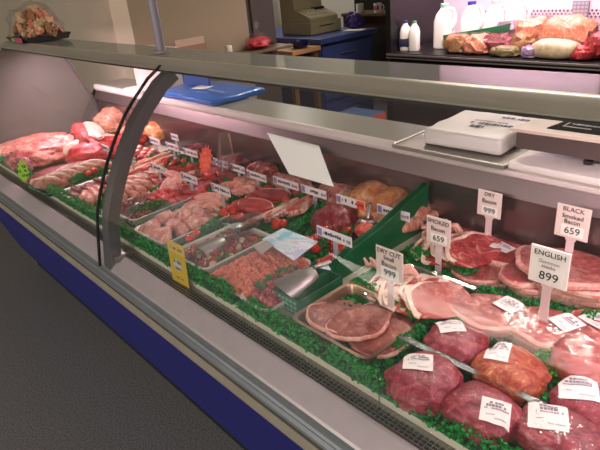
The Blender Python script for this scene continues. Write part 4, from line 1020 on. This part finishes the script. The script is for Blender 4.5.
# ------------------------------------------------------------------ right hand side: bacon, gammon and packed joints
tray('gammon_tray', 'brown rimmed metal tray of gammon steaks right of the green basket', -.735, .785, .235, .21, .034, mat('bronze tray', '#a58874', .3, .9), R(0))
for k, (x, y, rx, ry, rz, dz, tl) in enumerate([(-.79, .80, .085, .065, 20, .006, -6), (-.70, .83, .085, .055, -10, .010, 5), (-.655, .775, .075, .06, 35, .012, 8), (-.775, .755, .085, .065, 5, .022, -5), (-.72, .765, .08, .062, 60, .030, 3)]):
    T = thing('gammon_steak', 'brownish pink gammon steak overlapping others in the bronze tray', 'gammon steak', (x, y, DZ+dz), (R(tl), R(-tl*.7), R(rz)), 'gammon steaks in the bronze tray')
    bm = nb(); steak(bm, rx, ry, .010, k+80); part('lean', bm, M_gamb, T)
    bm = nb(); steak(bm, rx, ry, .0115, k+80, .95, 1.02, R(150), R(330)); part('fat_rim', bm, M_fatp, T)
def bacon(x, y, dz, rot, seed, label, group, m=M_gam, rx=.05, ry=.075, tl=8):
    T = thing('bacon_rasher', label, 'bacon', (x, y, DZ+dz), (0, R(tl), R(rot)), group)
    bm = nb(); steak(bm, rx, ry, .005, seed, wav=.012); part('lean', bm, m, T)
    bm = nb(); steak(bm, rx, ry, .006, seed, .90, 1.05, R(95), R(265), wav=.012); part('fat_rim', bm, M_fat, T)
    bm = nb(); tube(bm, [(-rx*1.0, ry*.5, .006), (-rx*1.35, ry*.62, .012), (-rx*1.6, ry*.5, .008), (-rx*1.9, ry*.66, .014)], [.006, .008, .007, .004], 7); part('streaky_tail', bm, M_fatp, T)
tray('bacon_tray', 'clear pale tray of fanned bacon rashers behind the gammon steaks', -.685, .965, .21, .20, .030, clear, R(0))
for k in range(9):
    bacon(-.765+.018*k, .955+.012*sin(k*1.3), .012+.0045*k, 8+2*(k % 3), 100+k, 'pink back bacon rasher with cream fat, fanned in the clear tray', 'rashers in the clear tray', rx=.068, ry=.088, tl=8)
for k in range(8):
    bacon(-.80+.017*k, 1.215+.01*sin(k*1.7), .010+.006*k, 4*(k % 3), 120+k, 'pink bacon rasher in the back row stack beside the green divider', 'rashers beside the divider', M_gamr, .068, .10, 9)
g2((413, 250), (432, 259), 'bright green lettuce strip in front of the back bacon rashers, left of the tag', W=.05, H=.034, seed=91, m=green_f, z=.785)
g2((447, 262), (476, 275), 'bright green parsley strip in front of the back bacon rashers, right of the tag', W=.045, H=.034, seed=92, m=green_f, z=.785)
g2((384, 300), (424, 320), 'yellow green lettuce strip in front of the bacon rashers', W=.035, H=.034, seed=93, m=green_l, z=.785)
g2((350, 282), (380, 291), 'dark green parsley strip left of the 999 tag behind the gammon steaks', W=.035, H=.03, seed=94, z=.785)
g2((396, 347), (425, 326), 'dark green parsley strip between the gammon steaks and the labelled joint', W=.035, H=.03, seed=95, z=.785)
g2((428, 322), (452, 300), 'green parsley strip between the bacon rashers and the packed gammon', W=.035, H=.03, seed=96, z=.785)
g2((440, 330), (466, 318), 'green parsley strip behind the second labelled joint', W=.04, H=.03, seed=97, z=.785)
g2((530, 432), (556, 395), 'bright green parsley strip left of the nearest labelled joint', W=.045, H=.03, seed=98, z=.785)
g2((545, 350), (560, 378), 'green parsley strip beside the orange cured joint', W=.05, H=.03, seed=99, m=green_l, z=.785)
g2((582, 313), (596, 318), 'small green parsley clump between the gammon packs at right', W=.05, H=.03, seed=89, z=.785)
# ---- film and labels drawn over lumps
def drape(bvh, x0, x1, y0, y1, nx, ny, off, floor=None, smooth=0, jit=0, seed=0, skirt=0):
    H = []
    for j in range(ny+1):
        row = []
        for i in range(nx+1):
            x, y = x0+(x1-x0)*i/nx, y0+(y1-y0)*j/ny
            h = bvh.ray_cast(Vector((x, y, 1)), Vector((0, 0, -1)))[0]
            row.append(h.z if h else (floor if floor is not None else 0))
        H.append(row)
    B = [r[:] for r in H]
    for _ in range(smooth):
        N = [r[:] for r in H]
        for j in range(ny+1):
            for i in range(nx+1):
                s = [H[min(ny, max(0, j+b))][min(nx, max(0, i+a))] for a, b in ((-1, 0), (1, 0), (0, -1), (0, 1), (0, 0))]
                N[j][i] = max(B[j][i], sum(s)/5)
        H = N
    bm = nb(); V = []
    for j in range(ny+1):
        V.append([])
        for i in range(nx+1):
            x, y = x0+(x1-x0)*i/nx, y0+(y1-y0)*j/ny
            z = H[j][i]+off+jit*noise.noise(Vector((x*60, y*60, seed)))
            V[-1].append(bm.verts.new((x, y, z)))
    for j in range(ny):
        for i in range(nx): bm.faces.new((V[j][i], V[j][i+1], V[j+1][i+1], V[j+1][i]))
    return bm
def on_surface(bvh, uv, cx, cy, a, off):
    x, y = cx+uv[0]*cos(a)-uv[1]*sin(a), cy+uv[0]*sin(a)+uv[1]*cos(a)
    h = bvh.ray_cast(Vector((x, y, 1)), Vector((0, 0, -1)))[0]
    return Vector((x, y, (h.z if h else 0)+off))
def patch(bm, bvh, cx, cy, a, u0, u1, v0, v1, off, n=6, m=6):
    V = [[bm.verts.new(on_surface(bvh, (u0+(u1-u0)*i/n, v0+(v1-v0)*j/m), cx, cy, a, off)) for i in range(n+1)] for j in range(m+1)]
    for j in range(m):
        for i in range(n): bm.faces.new((V[j][i], V[j][i+1], V[j+1][i+1], V[j+1][i]))
def sticker(bvh, cx, cy, a, w, h, parent, seed, off=.003):
    w *= 1.28; h *= 1.28
    bm = nb(); patch(bm, bvh, cx, cy, a, -w/2, w/2, -h/2, h/2, off); L = part('label', bm, paper, parent, label='white printed label')
    bm = nb(); rnd = random.Random(seed)
    for v, s, w0, w1 in ((.30, .09, -.22, .2), (.17, .10, -.33, .34), (.05, .06, -.38, .38), (-.20, .04, -.3, .0), (-.33, .04, .0, .38)):
        x = w0*w
        while x < w1*w:
            q = h*s*rnd.uniform(.4, 1.0)
            if rnd.random() > .15: patch(bm, bvh, cx, cy, a, x, x+q, (v-s/2)*h, (v+s/2)*h, off+.0008, 1, 1)
            x += q+h*.018
    part('label_print', bm, ink_g, L, smooth=False)
def pack(name, px, py, z, r, rot, m, label, cat, seed, lab=None, power=.68, amp=.12, tilt=0, fat=False):
    p = at(px, py, z); r = (r[0]*1.15, r[1]*1.15, r[2]*.95)
    T = thing(name, label, cat, (p.x, p.y, DZ+.001), (0, 0, rot))
    bm = nb(); blob(bm, r, seed, amp, 2.0, 4, (0, 0, r[2]*.6), .6, power)
    bvh = BVHTree.FromBMesh(bm); part('meat', bm, m, T)
    f = drape(bvh, -r[0]*1.22, r[0]*1.22, -r[1]*1.22, r[1]*1.22, 40, 40, .0018, .002, 6, .0016, seed); part('film', f, film, T)
    if lab: sticker(bvh, lab[0], lab[1], lab[2], lab[3], lab[4], T, seed)
    return T
pack('packed_joint', 424, 380, .79, (.058, .062, .040), R(-4), M_joint, 'film packed red joint with white label, nearest the gammon tray on the front edge', 'packed joint', 1, (-.022, .008, R(38), .046, .042))
pack('packed_joint', 482, 411, .785, (.060, .052, .034), R(-4), M_joint, 'film packed marbled joint on the front edge with its label at the right side', 'packed joint', 2, (.030, -.006, R(28), .040, .044))
pack('packed_joint', 455, 342, .79, (.056, .058, .036), R(6), M_joint, 'film packed red joint in the second row with label at its upper left', 'packed joint', 3, (-.022, .022, R(40), .044, .044))
pack('packed_joint', 510, 371, .79, (.058, .056, .040), R(0), M_jointo, 'film packed orange cured joint with white label on the left', 'packed joint', 4, (-.034, .012, R(20), .036, .056))
pack('packed_joint', 562, 437, .785, (.066, .05, .036), R(0), M_joint, 'film packed pink marbled joint nearest the bottom right corner', 'packed joint', 5, (-.030, .006, R(25), .05, .056))
pack('packed_joint', 590, 405, .79, (.058, .052, .036), R(0), M_joint, 'film packed joint behind the nearest one at the right edge', 'packed joint', 6, (-.026, .006, R(25), .052, .056))
pack('packed_joint', 592, 362, .79, (.062, .07, .046), R(0), M_gamr, 'large unlabelled red ham joint at the right edge', 'packed joint', 7)
def gpack(px, py, z, rx, ry, rot, n, label, seed, lab=None, t=.012, m=M_gam, spread=.010, zb=DZ, filmed=True):
    p = at(px, py, z); rx *= 1.22; ry *= 1.22; t *= 1.15
    T = thing('gammon_pack', label, 'gammon pack', (p.x, p.y, zb+.001), (0, 0, rot))
    al = nb()
    for k in range(n):
        rnd = random.Random(seed*10+k); dx, dy = rnd.uniform(-spread, spread), -spread*(k-n/2)*.6
        bm = nb(); steak(bm, rx, ry, t, seed+k, lift=t*k+.001*k, d=.2)
        bmesh.ops.translate(bm, vec=(dx, dy, 0), verts=bm.verts)
        tmp = bpy.data.meshes.new('t'); bm.to_mesh(tmp); al.from_mesh(tmp); bpy.data.meshes.remove(tmp)
        sl = part('slice', bm, m, T)
        bm = nb(); steak(bm, rx, ry, t*1.06, seed+k, .91, 1.015, R(170), R(400), lift=t*k+.001*k, d=.2)
        bmesh.ops.translate(bm, vec=(dx, dy, 0), verts=bm.verts); part('fat_rim', bm, M_fatp, sl)
    bvh = BVHTree.FromBMesh(al); al.free()
    if filmed:
        f = drape(bvh, -rx*1.2, rx*1.2, -ry*1.25, ry*1.25, 40, 40, .0022, .002, 8, .0022, seed); part('film', f, film, T)
    if lab: sticker(bvh, lab[0], lab[1], lab[2], lab[3], lab[4], T, seed, .004)
    return T
gpack(489, 311, .79, .078, .064, R(8), 3, 'film packed pair of gammon steaks with a white label, left of the front gammon row', 200, (.036, .028, R(-20), .044, .040))
gpack(548, 328, .79, .082, .064, R(0), 3, 'film packed gammon steaks with a white label in the middle of the right hand side', 210, (.028, .026, R(-25), .042, .044), .012, M_gamr)
gpack(462, 236, .79, .085, .075, R(10), 3, 'film packed red gammon slices along the back wall behind the 659 tag', 220, None, .010, M_gamr)
gpack(500, 250, .80, .075, .055, R(5), 3, 'film packed red gammon with a white label near the back wall', 230, (.0, .012, R(-15), .05, .036), .012, M_gamr)
gpack(520, 243, .79, .055, .045, R(0), 2, 'small film pack with pale label at the back wall between the tags', 240, (-.03, .01, R(-10), .04, .03), .014, M_gamr)
gpack(480, 270, .785, .06, .045, R(15), 2, 'crumpled film pack of pink bacon offcuts behind the gammon pair', 250, None, .010, M_gam)
gpack(570, 277, .80, .105, .075, R(-6), 5, 'tall stack of large gammon slices with thick fat behind the ENGLISH tag', 260, None, .014, M_gam, .014, filmed=True)
gpack(528, 277, .79, .05, .055, R(10), 3, 'film packed red gammon left of the ENGLISH tag', 270, None, .014, M_gamr)
gpack(598, 322, .785, .05, .05, R(0), 2, 'film pack with white label cut by the right edge beside the parsley clump', 280, (.0, .0, R(-20), .05, .04), .012, M_gam)
# clear divider strip between the two rows of joints
a, b = at(420, 343, .80), at(556, 408, .80)
T = thing('clear_strip', 'clear plastic dividing strip between the two rows of packed joints', 'divider', ((a.x+b.x)/2, (a.y+b.y)/2, DZ))
L = (b-a).length
bm = nb(); box(bm, (0, 0, .022), (L+.1, .002, .044), .0005); box(bm, (0, -.007, .043), (L+.1, .014, .002), .0005); part('strip', bm, clear, T, smooth=False)
T.rotation_euler = (0, 0, math.atan2(b.y-a.y, b.x-a.x))

# grass matting under the displays
for x0, x1, y0, y1, l, d in ((-.89, -.2, .70, 1.31, 'green plastic grass mat under the bacon and packed joints', .42), (-2.5, -.96, .71, 1.30, 'green plastic grass mat under the meat trays left of the divider', .34)):
    T = thing('grass_mat', l, 'grass mat', ((x0+x1)/2, (y0+y1)/2, DZ))
    me = foliage(x1-x0, y1-y0, .012, 77, d, .012); me.materials.append(green_f); o = part('plastic_grass', me, green_f, T, smooth=False); o['kind'] = 'stuff'
    bm = nb(); box(bm, (0, 0, .001), (x1-x0, y1-y0, .002)); part('mat_sheet', bm, green_pl, T, smooth=False)

# ------------------------------------------------------------------ light
def area(name, loc, rot, sx, sy, power, col):
    l = bpy.data.lights.new(name, 'AREA'); l.shape = 'RECTANGLE'; l.size = sx; l.size_y = sy; l.energy = power; l.color = col
    o = bpy.data.objects.new(name, l); COL.objects.link(o); o.location = loc; o.rotation_euler = rot; return o
area('case_lamp', (-2.5, 1.0, 1.278), (R(14), 0, 0), 1.5, .035, 27, (1, .71, .775))
area('case_lamp', (-1.25, 1.0, 1.278), (R(14), 0, 0), 1.0, .035, 22, (1, .71, .775))
area('case_lamp', (-.17, 1.0, 1.278), (R(14), 0, 0), 1.1, .035, 9.5, (1, .71, .775))
area('fridge_lamp', ((FX0+FX1)/2, FY+.15, 1.96), (R(12), 0, 0), 1.5, .05, 30, (1, .74, .86))
area('ceiling_fill', (1.6, -2.0, 2.66), (0, 0, 0), 1.5, 1.5, 95, (1, .90, .78))  # unseen fill added over the shop, placed clear of the glass reflections
area('ceiling_fill', (-2.5, -3.6, 2.66), (0, 0, 0), 3.0, 1.2, 175, (1, .90, .78))  # unseen fill added to brighten the front floor
area('ceiling_fill', (-5.2, 4.4, 2.66), (0, 0, 0), 1.0, .3, 22, (1, .92, .82))  # unseen fill added to light the wall behind the register
area('ceiling_fill', (-1.5, 2.9, 2.66), (0, 0, 0), 1.2, .2, 46, (1, .90, .76))  # unseen light added for the rail highlight and the staff side
w = bpy.data.worlds.new('world'); S.world = w; w.use_nodes = True
w.node_tree.nodes['Background'].inputs[0].default_value = (.9, .85, .8, 1); w.node_tree.nodes['Background'].inputs[1].default_value = .5
S.view_settings.view_transform = 'Standard'; S.view_settings.look = 'None'; S.view_settings.exposure = .27; S.view_settings.gamma = 1
